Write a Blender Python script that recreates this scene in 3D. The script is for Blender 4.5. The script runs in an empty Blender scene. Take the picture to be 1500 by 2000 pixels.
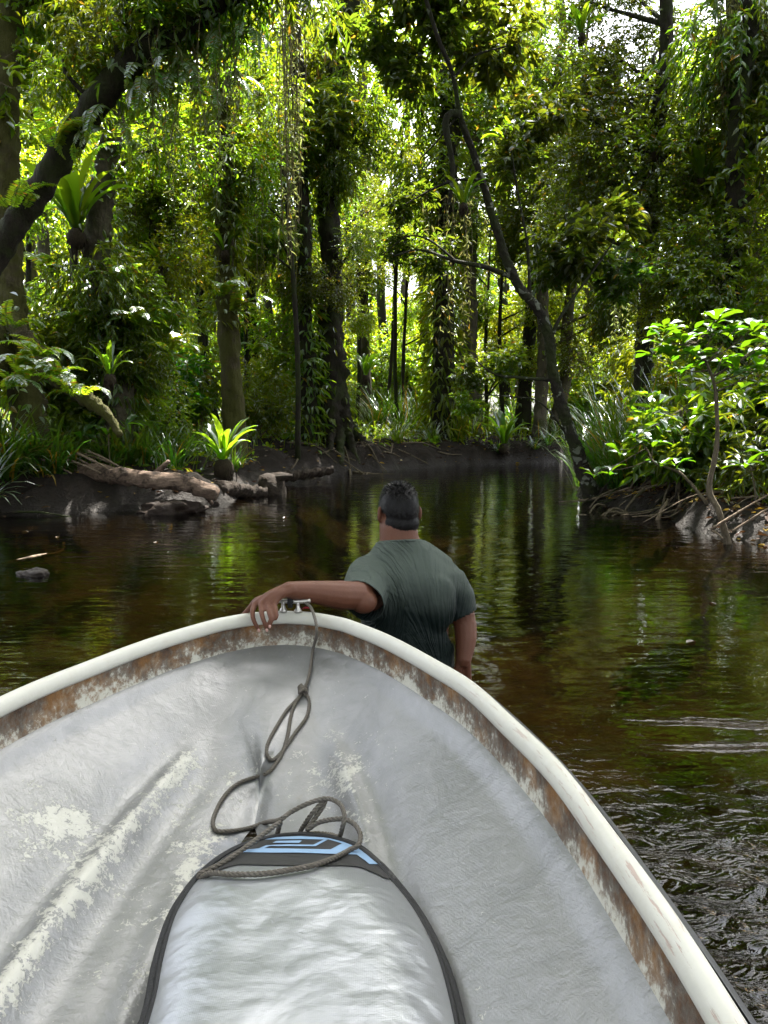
import bpy, bmesh, math, random
import numpy as np
from mathutils import Vector, Matrix, Quaternion
from mathutils.bvhtree import BVHTree
from math import radians, sin, cos, pi

scene = bpy.context.scene
COL = scene.collection
rad = radians

# ------------------------------------------------------------------ camera
CAM_H, PITCH, FPX = 1.05, rad(7.0), 1500.0
cam_data = bpy.data.cameras.new("camera")
cam = bpy.data.objects.new("camera", cam_data)
COL.objects.link(cam)
cam.location = (0, 0, CAM_H)
cam.rotation_euler = (rad(90) - PITCH, 0, 0)
cam_data.sensor_fit = 'HORIZONTAL'
cam_data.sensor_width = 36.0
cam_data.lens = 36.0
cam_data.clip_start = 0.02
cam_data.clip_end = 3000
scene.camera = cam

# ------------------------------------------------------------------ sky and sun
SUN_EL, SUN_AZ = rad(64), rad(22)          # azimuth from +Y, positive towards +X
world = bpy.data.worlds.new("World")
scene.world = world
world.use_nodes = True
wn = world.node_tree.nodes
wl = world.node_tree.links
bg = wn["Background"]
sky = wn.new("ShaderNodeTexSky")
sky.sky_type = 'NISHITA'
sky.sun_disc = False
sky.sun_elevation = SUN_EL
sky.sun_rotation = SUN_AZ
sky.air_density = 1.0
sky.dust_density = 3.5
sky.ozone_density = 1.0
haze_sat = wn.new("ShaderNodeHueSaturation")          # thin bright cloud: the sky is nearly white
haze_sat.inputs["Saturation"].default_value = 0.30
wl.new(sky.outputs[0], haze_sat.inputs["Color"])
wl.new(haze_sat.outputs[0], bg.inputs[0])
bg.inputs[1].default_value = 0.130
sun_d = bpy.data.lights.new("sun", 'SUN')
sun_d.energy = 5.0
sun_d.angle = rad(0.55)
sun_d.color = (1.0, 0.95, 0.86)
sun = bpy.data.objects.new("sun", sun_d)
COL.objects.link(sun)
SUNV = Vector((sin(SUN_AZ) * cos(SUN_EL), cos(SUN_AZ) * cos(SUN_EL), sin(SUN_EL)))
sun.rotation_euler = (-SUNV).to_track_quat('-Z', 'Y').to_euler()
sun.location = SUNV * 60

vs = scene.view_settings
vs.view_transform = 'Standard'
vs.look = 'None'
vs.exposure = 2.48
vs.gamma = 1.0
vs.use_curve_mapping = False
cy = scene.cycles
cy.max_bounces = 8
cy.diffuse_bounces = 4
cy.glossy_bounces = 3
cy.transmission_bounces = 4
cy.transparent_max_bounces = 8
cy.caustics_reflective = False
cy.caustics_refractive = False
cy.sample_clamp_indirect = 6.0
cy.use_denoising = True
cy.use_adaptive_sampling = True
cy.adaptive_threshold = 0.02

# ------------------------------------------------------------------ helpers
def at(px, py, Y):
    """a place seen at (px, py) of the 1500x2000 photograph, Y metres ahead"""
    a, b = (px - 750) / FPX, (py - 1000) / FPX
    r = np.array([a, cos(PITCH) - b * sin(PITCH), -sin(PITCH) - b * cos(PITCH)])
    return np.array([0, 0, CAM_H]) + r * (Y / r[1])

def atz(px, py, z):
    a, b = (px - 750) / FPX, (py - 1000) / FPX
    r = np.array([a, cos(PITCH) - b * sin(PITCH), -sin(PITCH) - b * cos(PITCH)])
    return np.array([0, 0, CAM_H]) + r * ((z - CAM_H) / r[2])

def build_mesh(name, V, faces, smooth=True, uv=None):
    """faces: list of int arrays (m,k)"""
    me = bpy.data.meshes.new(name)
    V = np.asarray(V, dtype=np.float32)
    me.vertices.add(len(V))
    me.vertices.foreach_set("co", V.ravel())
    faces = [np.asarray(f, dtype=np.int32) for f in faces if len(f)]
    loops = np.concatenate([f.ravel() for f in faces])
    tot = np.concatenate([np.full(len(f), f.shape[1], dtype=np.int32) for f in faces])
    start = np.concatenate([[0], np.cumsum(tot)[:-1]]).astype(np.int32)
    me.loops.add(len(loops))
    me.loops.foreach_set("vertex_index", loops)
    me.polygons.add(len(tot))
    me.polygons.foreach_set("loop_start", start)
    me.polygons.foreach_set("use_smooth", np.full(len(tot), smooth, dtype=bool))
    if uv is not None:
        l = me.uv_layers.new(name="UVMap")
        l.data.foreach_set("uv", np.asarray(uv, dtype=np.float32)[loops].ravel())
    me.update(calc_edges=True)
    me.validate()
    return me

class MB:
    """collects pieces of ONE object"""
    def __init__(s): s.V, s.F, s.n = [], [], 0
    def add(s, V, *faces):
        V = np.asarray(V, dtype=float)
        s.V.append(V)
        for f in faces:
            if len(f): s.F.append(np.asarray(f, dtype=np.int32) + s.n)
        s.n += len(V)
        return s
    def tube(s, pts, r, sides=8, **k):
        s.add(*tube(pts, r, sides, **k)); return s
    def mesh(s, name, smooth=True):
        return build_mesh(name, np.concatenate(s.V), s.F, smooth)
    def build(s, name, mat, parent=None, smooth=True):
        return put(name, s.mesh(name, smooth), mat, parent)

def put(name, me, mat=None, parent=None):
    if mat is not None and not me.materials: me.materials.append(mat)
    o = bpy.data.objects.new(name, me)
    COL.objects.link(o)
    if parent is not None:
        o.parent = parent
        o.matrix_parent_inverse = parent.matrix_basis.inverted()
    return o

def thing(name, label, cat, loc=(0, 0, 0), group=None):
    o = bpy.data.objects.new(name, None)
    COL.objects.link(o)
    o.empty_display_size = 0.1
    o.location = Vector([float(c) for c in loc])
    tag(o, label, cat, group)
    return o

def tag(o, label=None, cat=None, group=None, kind=None):
    if label: o["label"] = label
    if cat: o["category"] = cat
    if group: o["group"] = group
    if kind: o["kind"] = kind
    return o

def part_at(name, me, mat, parent, loc=(0, 0, 0), rot=(0, 0, 0), scale=1.0):
    """a shared mesh as a part, placed in its thing's own coordinates"""
    if mat is not None and not me.materials: me.materials.append(mat)
    o = bpy.data.objects.new(name, me)
    COL.objects.link(o)
    o.parent = parent
    o.location = Vector([float(c) for c in loc])
    o.rotation_euler = rot
    o.scale = (scale, scale, scale) if not hasattr(scale, '__len__') else scale
    return o

def frames(P):
    P = np.asarray(P, dtype=float)
    T = np.gradient(P, axis=0)
    T /= np.linalg.norm(T, axis=1)[:, None] + 1e-12
    n = np.cross(T[0], [0, 0, 1.0])
    if np.linalg.norm(n) < 1e-3: n = np.cross(T[0], [0, 1.0, 0])
    n /= np.linalg.norm(n)
    N = [n]
    for i in range(1, len(P)):
        v = N[-1] - T[i] * np.dot(N[-1], T[i])
        N.append(v / (np.linalg.norm(v) + 1e-12))
    N = np.array(N)
    return T, N, np.cross(T, N)

def tube(P, r, sides=8, caps=True, lump=0.0, seed=0, flat=1.0):
    P = np.asarray(P, dtype=float)
    n = len(P)
    r = np.broadcast_to(np.asarray(r, dtype=float), (n,)) if np.ndim(r) else np.full(n, float(r))
    T, N, B = frames(P)
    a = np.linspace(0, 2 * pi, sides, endpoint=False)
    rr = r[:, None] * np.ones(sides)
    if lump:
        g = np.random.default_rng(seed)
        for k in range(4):
            f, p, q = g.integers(1, 5), g.uniform(0, 6.3), g.uniform(0.6, 3.0)
            rr = rr * (1 + lump * 0.5 * np.sin(f * a[None] + p + q * np.arange(n)[:, None] * g.uniform(.3, 1)))
    V = P[:, None] + rr[..., None] * (np.cos(a)[None, :, None] * N[:, None] + flat * np.sin(a)[None, :, None] * B[:, None])
    V = V.reshape(-1, 3)
    i = np.arange(n - 1)[:, None] * sides
    j = np.arange(sides)[None]
    j2 = (j + 1) % sides
    F = np.stack([i + j, i + j2, i + sides + j2, i + sides + j], -1).reshape(-1, 4)
    if caps:
        V = np.concatenate([V, P[:1], P[-1:]])
        c0, c1 = n * sides, n * sides + 1
        jj = np.arange(sides)
        T0 = np.stack([np.full(sides, c0), (jj + 1) % sides, jj], -1)
        o = (n - 1) * sides
        T1 = np.stack([np.full(sides, c1), o + jj, o + (jj + 1) % sides], -1)
        return V, F, np.concatenate([T0, T1])
    return V, F

def spline(P, n, closed=False):
    """Catmull-Rom through the points, n samples spread by length"""
    P = np.asarray(P, dtype=float)
    if closed: Q = np.concatenate([P[-1:], P, P[:2]])
    else: Q = np.concatenate([2 * P[:1] - P[1:2], P, 2 * P[-1:] - P[-2:-1]])
    out = []
    for i in range(len(Q) - 3):
        p0, p1, p2, p3 = Q[i:i + 4]
        t = np.linspace(0, 1, 24, endpoint=False)[:, None]
        out.append(.5 * (2 * p1 + (p2 - p0) * t + (2 * p0 - 5 * p1 + 4 * p2 - p3) * t ** 2 + (3 * p1 - p0 - 3 * p2 + p3) * t ** 3))
    out = np.concatenate(out + [Q[-2:-1]])
    d = np.concatenate([[0], np.cumsum(np.linalg.norm(np.diff(out, axis=0), axis=1))])
    s = np.linspace(0, d[-1], n)
    return np.stack([np.interp(s, d, out[:, k]) for k in range(out.shape[1])], -1)

def interp(x, xs, ys): return np.interp(x, xs, ys)
def smooth01(x): x = np.clip(x, 0, 1); return x * x * (3 - 2 * x)

class SN:
    """smooth noise from sums of sines"""
    def __init__(s, seed, freq, n=10, dim=2):
        g = np.random.default_rng(seed)
        d = g.normal(size=(n, dim)); d /= np.linalg.norm(d, axis=1)[:, None]
        s.k = d * freq * g.uniform(.5, 1.8, n)[:, None]
        s.p = g.uniform(0, 6.28, n); s.n = n
    def __call__(s, X):
        return np.sin(np.asarray(X) @ s.k.T + s.p).sum(-1) / math.sqrt(s.n / 2) * .5

# ------------------------------------------------------------------ material helpers
def new_mat(name):
    m = bpy.data.materials.new(name)
    m.use_nodes = True
    nt = m.node_tree
    for n in list(nt.nodes): nt.nodes.remove(n)
    out = nt.nodes.new("ShaderNodeOutputMaterial")
    return m, nt, out

class NT:
    def __init__(s, name):
        s.m, s.nt, s.out = new_mat(name)
    def n(s, typ, **k):
        nd = s.nt.nodes.new("ShaderNode" + typ)
        for a, v in k.items():
            if a.startswith("_"): setattr(nd, a[1:], v)
        for a, v in k.items():
            if a.startswith("_"): continue
            key = a.replace("__", " ")
            if key.startswith("i") and key[1:].isdigit(): sock = nd.inputs[int(key[1:])]
            else: sock = nd.inputs[key]
            s.set(sock, v)
        return nd
    def set(s, sock, v):
        if isinstance(v, bpy.types.NodeSocket): s.nt.links.new(v, sock)
        elif isinstance(v, bpy.types.Node): s.nt.links.new(v.outputs[0], sock)
        elif isinstance(v, (tuple, list)) and sock.type == 'RGBA' and len(v) == 3: sock.default_value = (*v, 1)
        else: sock.default_value = v
    def math(s, op, a, b=0.0, c=0.0, clamp=False):
        nd = s.nt.nodes.new("ShaderNodeMath"); nd.operation = op; nd.use_clamp = clamp
        for i, v in enumerate((a, b, c)): s.set(nd.inputs[i], v)
        return nd.outputs[0]
    def mix(s, f, a, b, blend='MIX'):
        nd = s.nt.nodes.new("ShaderNodeMix"); nd.data_type = 'RGBA'; nd.blend_type = blend
        s.set(nd.inputs[0], f); s.set(nd.inputs[6], a); s.set(nd.inputs[7], b)
        return nd.outputs[2]
    def ramp(s, f, stops, interp='LINEAR'):
        nd = s.nt.nodes.new("ShaderNodeValToRGB"); s.set(nd.inputs[0], f)
        cr = nd.color_ramp; cr.interpolation = interp
        while len(cr.elements) < len(stops): cr.elements.new(.5)
        for e, (p, c) in zip(cr.elements, stops):
            e.position = p; e.color = (*c, 1) if len(c) == 3 else c
        return nd.outputs[0]
    def noise(s, vec, scale, detail=4, rough=.55, dist=0.0, out=0):
        nd = s.n("TexNoise", Scale=scale, Detail=detail, Roughness=rough, Distortion=dist)
        if vec is not None: s.set(nd.inputs["Vector"], vec)
        return nd.outputs[out]
    def obj(s): return s.n("TexCoord").outputs["Object"]
    def uv(s): return s.n("TexCoord").outputs["UV"]
    def pos(s): return s.n("NewGeometry").outputs["Position"]
    def mapping(s, vec, scale=(1, 1, 1), loc=(0, 0, 0), rot=(0, 0, 0)):
        return s.n("Mapping", Vector=vec, Scale=scale, Location=loc, Rotation=rot).outputs[0]
    def sep(s, vec): return s.n("SeparateXYZ", i0=vec).outputs
    def bump(s, h, strength=.3, dist=.01, normal=None):
        nd = s.n("Bump", Strength=strength, Distance=dist, Height=h)
        if normal is not None: s.set(nd.inputs["Normal"], normal)
        return nd.outputs[0]
    def principled(s, col, rough=.6, spec=.5, metal=0.0, normal=None, **k):
        p = s.nt.nodes.new("ShaderNodeBsdfPrincipled")
        s.set(p.inputs["Base Color"], col); s.set(p.inputs["Roughness"], rough)
        s.set(p.inputs["Specular IOR Level"], spec); s.set(p.inputs["Metallic"], metal)
        if normal is not None: s.set(p.inputs["Normal"], normal)
        for a, v in k.items(): s.set(p.inputs[a.replace("__", " ")], v)
        return p
    def done(s, shader):
        s.nt.links.new(shader if isinstance(shader, bpy.types.NodeSocket) else shader.outputs[0], s.out.inputs[0])
        return s.m

def near(s, vec, c, r, soft=.5):
    """1 near point c, 0 beyond r"""
    d = s.n("VectorMath", _operation='DISTANCE', i0=vec, i1=tuple(c)).outputs["Value"]
    return s.n("MapRange", Value=d, i1=r * (1 - soft), i2=r, i3=1.0, i4=0.0).outputs[0]

# ------------------------------------------------------------------ materials
def leaf_mat(name, col, trans, var=.35, gloss=.35, rough=.38, yellow=0.015, tfac=.57):
    s = NT(name)
    ri = s.n("NewGeometry").outputs["Random Per Island"]
    oi = s.n("ObjectInfo").outputs["Random"]
    hsv = lambda c: s.n("HueSaturation", Color=c,
        Hue=s.math('ADD', s.math('MULTIPLY', s.math('SUBTRACT', oi, .5), .045), s.math('ADD', .5, s.math('MULTIPLY', s.math('SUBTRACT', ri, .5), .05))),
        Value=s.math('ADD', 1 - var, s.math('MULTIPLY', s.math('ADD', ri, oi), var))).outputs[0]
    c1, c2 = hsv(col), hsv(trans)
    if yellow:
        f = s.math('GREATER_THAN', s.n("TexWhiteNoise", _noise_dimensions='1D', W=s.math('MULTIPLY', ri, 91.7)).outputs[0], 1 - yellow)
        c1 = s.mix(f, c1, (.30, .20, .03)); c2 = s.mix(f, c2, (.45, .26, .02))
    d = s.n("BsdfDiffuse", Color=c1)
    t = s.n("BsdfTranslucent", Color=c2)
    m = s.n("MixShader", i0=tfac, i1=d.outputs[0], i2=t.outputs[0])
    g = s.n("BsdfGlossy", Color=(.9, .95, 1.0), Roughness=rough)
    fr = s.math('MULTIPLY', s.n("Fresnel", IOR=1.42).outputs[0], gloss)
    return s.done(s.n("MixShader", i0=fr, i1=m.outputs[0], i2=g.outputs[0]))

M = {}
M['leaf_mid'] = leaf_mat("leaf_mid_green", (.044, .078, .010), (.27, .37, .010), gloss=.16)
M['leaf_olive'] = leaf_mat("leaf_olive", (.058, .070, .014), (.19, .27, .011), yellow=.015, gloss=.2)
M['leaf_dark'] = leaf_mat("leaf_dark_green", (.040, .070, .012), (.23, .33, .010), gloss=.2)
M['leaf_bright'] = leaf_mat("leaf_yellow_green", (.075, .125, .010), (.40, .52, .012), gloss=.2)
M['leaf_large'] = leaf_mat("leaf_large_fresh", (.027, .066, .006), (.095, .20, .004), gloss=.08, yellow=.0)
M['frond'] = leaf_mat("fern_frond", (.060, .115, .016), (.30, .46, .014), gloss=.25, yellow=.02)
M['leaf_creek'] = leaf_mat("leaf_creek_olive", (.042, .062, .012), (.15, .22, .010), yellow=.012, gloss=.18)
M['nest'] = leaf_mat("nest_fern_frond", (.055, .105, .012), (.24, .40, .012), gloss=.12, yellow=.03)
M['sedge'] = leaf_mat("sedge_blade", (.032, .066, .012), (.13, .24, .012), gloss=.22, rough=.3, yellow=.04)
M['vine_leaf'] = leaf_mat("vine_pale", (.10, .12, .045), (.20, .22, .06), gloss=.15)

def bark_mat(name, c1, c2, moss, mossamt=.5, scale=9.0, lichen=0.0):
    s = NT(name); o = s.pos()
    st = s.mapping(o, (1, 1, .22))
    n1 = s.noise(st, scale * 3, 6, .65)
    n2 = s.noise(o, 3.1, 4, .6)
    n3 = s.noise(o, 40, 3, .6)
    col = s.mix(s.ramp(n1, [(.3, (0, 0, 0)), (.7, (1, 1, 1))]), c1, c2)
    mf = s.math('MULTIPLY', s.ramp(n2, [(.62 - mossamt * .4, (0, 0, 0)), (.78 - mossamt * .4, (1, 1, 1))]), .85)
    col = s.mix(mf, col, s.mix(n3, moss, tuple(x * .45 for x in moss)))
    if lichen:
        lf = s.ramp(s.noise(o, 6.5, 3, .6, .4), [(.66 - lichen * .06, (0, 0, 0)), (.69 - lichen * .06, (1, 1, 1))])
        col = s.mix(lf, col, (.13, .14, .11))
    h = s.math('ADD', n1, s.math('MULTIPLY', n3, .5))
    return s.done(s.principled(col, .88, .25, normal=s.bump(h, .9, .03)))
M['bark_dark'] = bark_mat("bark_dark_wet", (.008, .0065, .005), (.030, .024, .016), (.030, .042, .008), .42)
M['bark_moss'] = bark_mat("bark_mossy", (.030, .024, .015), (.075, .060, .032), (.070, .072, .012), .75)
M['bark_pale'] = bark_mat("bark_pale", (.040, .034, .024), (.10, .085, .058), (.05, .06, .014), .35)
M['bark_lichen'] = bark_mat("bark_lichen", (.009, .008, .006), (.026, .021, .015), (.028, .038, .008), .45, lichen=1.0)
M['twig'] = bark_mat("twig_brown", (.06, .048, .032), (.15, .12, .08), (.06, .07, .02), .15, 20)
M['drywood'] = bark_mat("dry_pale_wood", (.09, .065, .043), (.26, .20, .145), (.09, .07, .04), .05, 12)
M['log_old'] = bark_mat("log_wood", (.055, .036, .025), (.21, .15, .11), (.05, .035, .02), .25, 7)
s = NT("log_weathered"); o = s.pos()
st = s.mapping(o, (.25, 1, 1), rot=(0, 0, .15))
n1 = s.noise(st, 30, 6, .7, .3); n2 = s.noise(o, 7, 5, .65, .5)
col = s.mix(s.ramp(n1, [(.32, (0, 0, 0)), (.68, (1, 1, 1))]), (.05, .033, .024), (.19, .135, .10))
col = s.mix(s.ramp(n2, [(.50, (0, 0, 0)), (.62, (1, 1, 1))]), col, (.028, .019, .014))
M['log'] = s.done(s.principled(col, .85, .2, normal=s.bump(s.math('ADD', n1, n2), .8, .03)))
s = NT("log_wet_dark"); o = s.pos()
n1 = s.noise(s.mapping(o, (.35, 1, 1)), 34, 6, .7, .3); n2 = s.noise(o, 9, 5, .65, .5)
M['log_dark'] = s.done(s.principled(s.mix(s.ramp(n1, [(.32, (0, 0, 0)), (.7, (1, 1, 1))]), (.010, .007, .005), s.mix(n2, (.02, .014, .01), (.07, .05, .037))), .8, .2, normal=s.bump(s.math('ADD', n1, n2), .9, .03)))
M['rootmass'] = bark_mat("root_fibre", (.012, .009, .006), (.05, .035, .02), (.03, .03, .01), .2, 30)
M['deadleaf'] = leaf_mat("dead_leaf", (.075, .046, .026), (.08, .04, .014), gloss=.08, yellow=.15, tfac=.25)

# mud of banks and river bed
s = NT("mud")
p = s.pos()
z = s.sep(p)[2]
n1 = s.noise(p, 2.3, 6, .6); n2 = s.noise(p, 14, 6, .65); n3 = s.noise(p, 55, 4, .6)
dry = s.mix(s.ramp(n2, [(.35, (0, 0, 0)), (.7, (1, 1, 1))]), (.006, .0042, .003), (.020, .0135, .0095))
bed = s.mix(s.ramp(n1, [(.35, (0, 0, 0)), (.65, (1, 1, 1))]), (.036, .031, .018), (.11, .090, .052))
wet = s.n("MapRange", Value=s.math('ADD', z, s.math('MULTIPLY', n1, .12)), i1=.10, i2=.34, i3=1.0, i4=0.0).outputs[0]
col = s.mix(wet, dry, s.mix(n2, (.006, .0045, .0035), (.018, .013, .010)))
col = s.mix(s.n("MapRange", Value=z, i1=-.10, i2=-.02, i3=1.0, i4=0.0).outputs[0], col, bed)
hh = s.math('ADD', s.math('MULTIPLY', n2, 1.0), s.math('MULTIPLY', n3, .45))
rough = s.math('SUBTRACT', .92, s.math('MULTIPLY', wet, .45))
M['mud'] = s.done(s.principled(col, rough, .22, normal=s.bump(hh, 1.0, .05)))

# tannin-brown creek water
s = NT("water")
p = s.pos()
px, py, pz = s.sep(p)
calm = s.noise(s.mapping(p, (.55, 1.5, 1)), 2.2, 3, .55)
mid = s.noise(s.mapping(p, (1.0, 2.6, 1)), 7.0, 3, .6)
fine = s.noise(s.mapping(p, (1.0, 1.6, 1), rot=(0, 0, .35)), 10.0, 3, .55, .8)
rip = s.math('ADD', s.noise(s.mapping(p, (.35, 1.0, 1)), 3.2, 2, .5, .5), s.math('MULTIPLY', s.noise(s.mapping(p, (.5, 1.6, 1)), 6.5, 2, .5, .4), .42))
# riffle beside the hull: rough where the current runs
rif = s.n("MapRange", Value=s.math('ADD', s.math('ADD', py, s.math('MULTIPLY', px, .30)), s.math('MULTIPLY', s.noise(p, 1.6, 2, .5), 1.0)), i1=2.15, i2=3.05, i3=1.0, i4=0.0).outputs[0]
rif = s.math('MULTIPLY', rif, s.n("MapRange", Value=px, i1=.1, i2=.5, i3=0.25, i4=1.0).outputs[0])
farf = s.n("MapRange", Value=py, i1=3.0, i2=12.0, i3=1.0, i4=.45).outputs[0]
# drawn-out ring where the current folds round a snag
ru = s.math('DIVIDE', s.math('ADD', s.math('SUBTRACT', px, .98), s.math('MULTIPLY', s.math('SUBTRACT', py, 2.46), .55)), .46)
rv = s.math('DIVIDE', s.math('SUBTRACT', py, 2.46), .115)
rr = s.math('SQRT', s.math('ADD', s.math('MULTIPLY', ru, ru), s.math('MULTIPLY', rv, rv)))
rr = s.math('ADD', rr, s.math('MULTIPLY', s.math('SUBTRACT', mid, .5), .35))
env = s.n("MapRange", Value=s.math('ABSOLUTE', s.math('SUBTRACT', rr, .95)), i1=0.0, i2=.42, i3=1.0, i4=0.0).outputs[0]
env = s.math('MULTIPLY', env, s.n("MapRange", Value=px, i1=.80, i2=1.15, i3=.02, i4=1.0).outputs[0])
ring = s.math('MULTIPLY', s.math('SINE', s.math('MULTIPLY', s.math('ADD', rr, s.math('MULTIPLY', fine, .25)), 17.0)), env)
h = s.math('ADD', s.math('MULTIPLY', calm, .004), s.math('MULTIPLY', s.math('MULTIPLY', mid, farf), .0016))
h = s.math('ADD', h, s.math('MULTIPLY', s.math('MULTIPLY', fine, s.math('ADD', .03, s.math('MULTIPLY', rif, .95))), .046))
h = s.math('ADD', h, s.math('MULTIPLY', rip, .0100))
h = s.math('ADD', h, s.math('MULTIPLY', ring, .0060))
# rings spreading from the wading body
rm = s.n("VectorMath", _operation='DISTANCE', i0=p, i1=(.13, 3.03, 0)).outputs["Value"]
rm = s.math('ADD', rm, s.math('MULTIPLY', mid, .06))
h = s.math('ADD', h, s.math('MULTIPLY', s.math('MULTIPLY', s.math('SINE', s.math('MULTIPLY', rm, 34.0)), s.n("MapRange", Value=rm, i1=.2, i2=1.7, i3=1.0, i4=0.0).outputs[0]), .0011))
nrm = s.bump(h, 1.0, 1.0)
gl = s.n("BsdfGlossy", Color=(1, 1, 1), Roughness=.015, Normal=nrm)
tr = s.n("BsdfTransparent", Color=(.22, .175, .10))
fr = s.n("Fresnel", IOR=1.34, Normal=nrm)
M['water'] = s.done(s.n("MixShader", i0=fr.outputs[0], i1=tr.outputs[0], i2=gl.outputs[0]))

# ------- boat
s = NT("gunwale_white")
u = s.uv(); o = s.pos()
n1 = s.noise(o, 26, 6, .7); n2 = s.noise(s.mapping(u, (3, 30, 1)), 3.0, 6, .7); n3 = s.noise(o, 8, 4, .6)
vv = s.sep(u)[1]
edge = s.n("MapRange", Value=vv, i1=.004, i2=.030, i3=1.0, i4=0.0).outputs[0]
right = s.n("MapRange", Value=s.sep(o)[0], i1=.12, i2=.42, i3=0.0, i4=1.0).outputs[0]
chip = s.math('MULTIPLY', s.ramp(s.math('ADD', n2, s.math('MULTIPLY', s.math('MULTIPLY', right, edge), .20)), [(.575, (0, 0, 0)), (.60, (1, 1, 1))]), s.math('ADD', .06, s.math('MULTIPLY', right, .94)))
col = s.mix(n3, (.55, .54, .485), (.45, .44, .39))
col = s.mix(s.math('MULTIPLY', s.ramp(n1, [(.50, (0, 0, 0)), (.75, (1, 1, 1))]), .30), col, (.42, .37, .29))
col = s.mix(s.math('MULTIPLY', chip, .85), col, s.mix(n1, (.24, .15, .12), (.46, .34, .29)))
M['rim'] = s.done(s.principled(col, .42, .45, normal=s.bump(s.math('SUBTRACT', s.math('MULTIPLY', s.noise(o, 30, 3, .5), .5), s.math('MULTIPLY', chip, .5)), .35, .006)))

s = NT("stained_band")
u = s.uv(); o = s.pos()
uu, vv, _ = s.sep(u)
a = s.math('ADD', s.math('MULTIPLY', s.noise(o, 11, 6, .72, .4), .65), s.math('MULTIPLY', s.noise(s.mapping(u, (7, 2.2, 1)), 2.2, 5, .7, .3), .35))
b = s.noise(o, 55, 6, .75)
c = s.noise(o, 9, 4, .6)
f = s.math('ADD', s.math('MULTIPLY', a, .62), s.math('MULTIPLY', b, .38))
low = s.n("MapRange", Value=vv, i1=.0, i2=.075, i3=.07, i4=-.05).outputs[0]
dirt = s.ramp(s.math('ADD', f, low), [(.42, (0, 0, 0)), (.49, (.8, .8, .8)), (.58, (1, 1, 1))])
brown = s.mix(s.ramp(b, [(.35, (0, 0, 0)), (.65, (1, 1, 1))]), (.018, .010, .006), (.11, .060, .032))
rust = s.mix(s.ramp(c, [(.47, (0, 0, 0)), (.62, (1, 1, 1))]), brown, (.17, .080, .022))
cream = s.mix(b, (.42, .40, .33), (.58, .57, .51))
M['stain'] = s.done(s.principled(s.mix(dirt, cream, rust), .62, .35, normal=s.bump(f, .5, .01)))

s = NT("silver_hull_paint")
o = s.pos()
x_, y_, z_ = s.sep(o)
fib = s.noise(s.mapping(o, (1, 1, 1), rot=(0, 0, .7)), 7, 5, .6, 1.2)
weave = s.math('ADD', s.n("TexWave", _wave_type='BANDS', Vector=s.mapping(o, rot=(0.3, 0, .75)), Scale=62.0, Distortion=3.0, Detail=3.0, Detail__Scale=.5).outputs[1],
               s.n("TexWave", _wave_type='BANDS', Vector=s.mapping(o, rot=(0, .3, -.5)), Scale=55.0, Distortion=4.0, Detail=3.0, Detail__Scale=.5).outputs[1])
big = s.noise(o, 4.2, 4, .6)
col = s.mix(s.ramp(fib, [(.3, (0, 0, 0)), (.72, (1, 1, 1))]), (.185, .187, .187), (.25, .25, .25))
col = s.mix(s.math('MULTIPLY', s.ramp(big, [(.42, (0, 0, 0)), (.7, (1, 1, 1))]), .3), col, (.18, .185, .185))
wear_n = s.math('ADD', s.math('MULTIPLY', s.noise(o, 16, 7, .78), .6), s.math('MULTIPLY', s.noise(s.mapping(o, (1, 1, 1), rot=(0, 0, .75)), 85, 4, .7, 1.0), .4))
spots = None
for c_, r_, k_ in [((-.76, 1.64, .10), .16, .19), ((-.72, 1.56, .06), .16, .07), ((-.60, 1.55, .06), .22, .06), ((-.45, 1.75, .06), .25, .07), ((-.66, 1.20, .03), .30, .03), ((-.14, 1.98, .1), .26, .085), ((-.50, 1.98, .12), .25, .07), ((-.36, 1.62, .0), .22, .12)]:
    q = s.math('MULTIPLY', near(s, o, c_, r_, .8), k_)
    spots = q if spots is None else s.math('MAXIMUM', spots, q)
ridgew = s.n("Attribute", _attribute_name="wear").outputs["Fac"]
w = s.ramp(s.math('ADD', wear_n, s.math('ADD', spots, s.math('MULTIPLY', ridgew, .12))), [(.615, (0, 0, 0)), (.64, (1, 1, 1))])
specks = s.ramp(s.noise(s.mapping(o, (1, 1, 1), rot=(0, 0, .5)), 70, 5, .7), [(.70, (0, 0, 0)), (.74, (1, 1, 1))])
w = s.math('MAXIMUM', w, s.math('MULTIPLY', specks, .6))
col = s.mix(s.math('MULTIPLY', w, .9), col, s.mix(big, (.42, .415, .37), (.50, .495, .455)))
# dark scuff on the keel seam, dark drips on the side
scuff = s.math('MULTIPLY', near(s, s.mapping(o, (2.6, 1, 1)), (-.375 * 2.6, 1.66, .0), .19, .25), s.ramp(wear_n, [(.50, (1, 1, 1)), (.54, (0, 0, 0))]))
col = s.mix(s.math('MULTIPLY', scuff, .9), col, (.13, .14, .16))
drip = s.ramp(s.noise(s.mapping(s.uv(), (9, .45, 1)), 3.0, 3, .6), [(.66, (0, 0, 0)), (.72, (1, 1, 1))])
col = s.mix(s.math('MULTIPLY', drip, s.math('MULTIPLY', near(s, o, (-.95, 1.55, .12), .5, .6), .45)), col, (.22, .23, .24))
# grime in the low seam
grime = s.ramp(s.noise(o, 38, 5, .75), [(.56, (0, 0, 0)), (.70, (1, 1, 1))])
col = s.mix(s.math('MULTIPLY', grime, s.math('MULTIPLY', near(s, o, (-.36, 1.85, .05), .45, .7), .4)), col, (.20, .18, .15))
hgt = s.math('ADD', s.math('ADD', s.math('MULTIPLY', weave, .018), s.math('MULTIPLY', fib, 1.0)), s.math('ADD', s.math('MULTIPLY', w, .25), s.math('MULTIPLY', s.noise(o, 40, 4, .65, .8), .5)))
M['hull'] = s.done(s.principled(col, s.math('ADD', .33, s.math('MULTIPLY', w, .25)), .5, metal=.42, normal=s.bump(hgt, .38, .008)))

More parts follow.
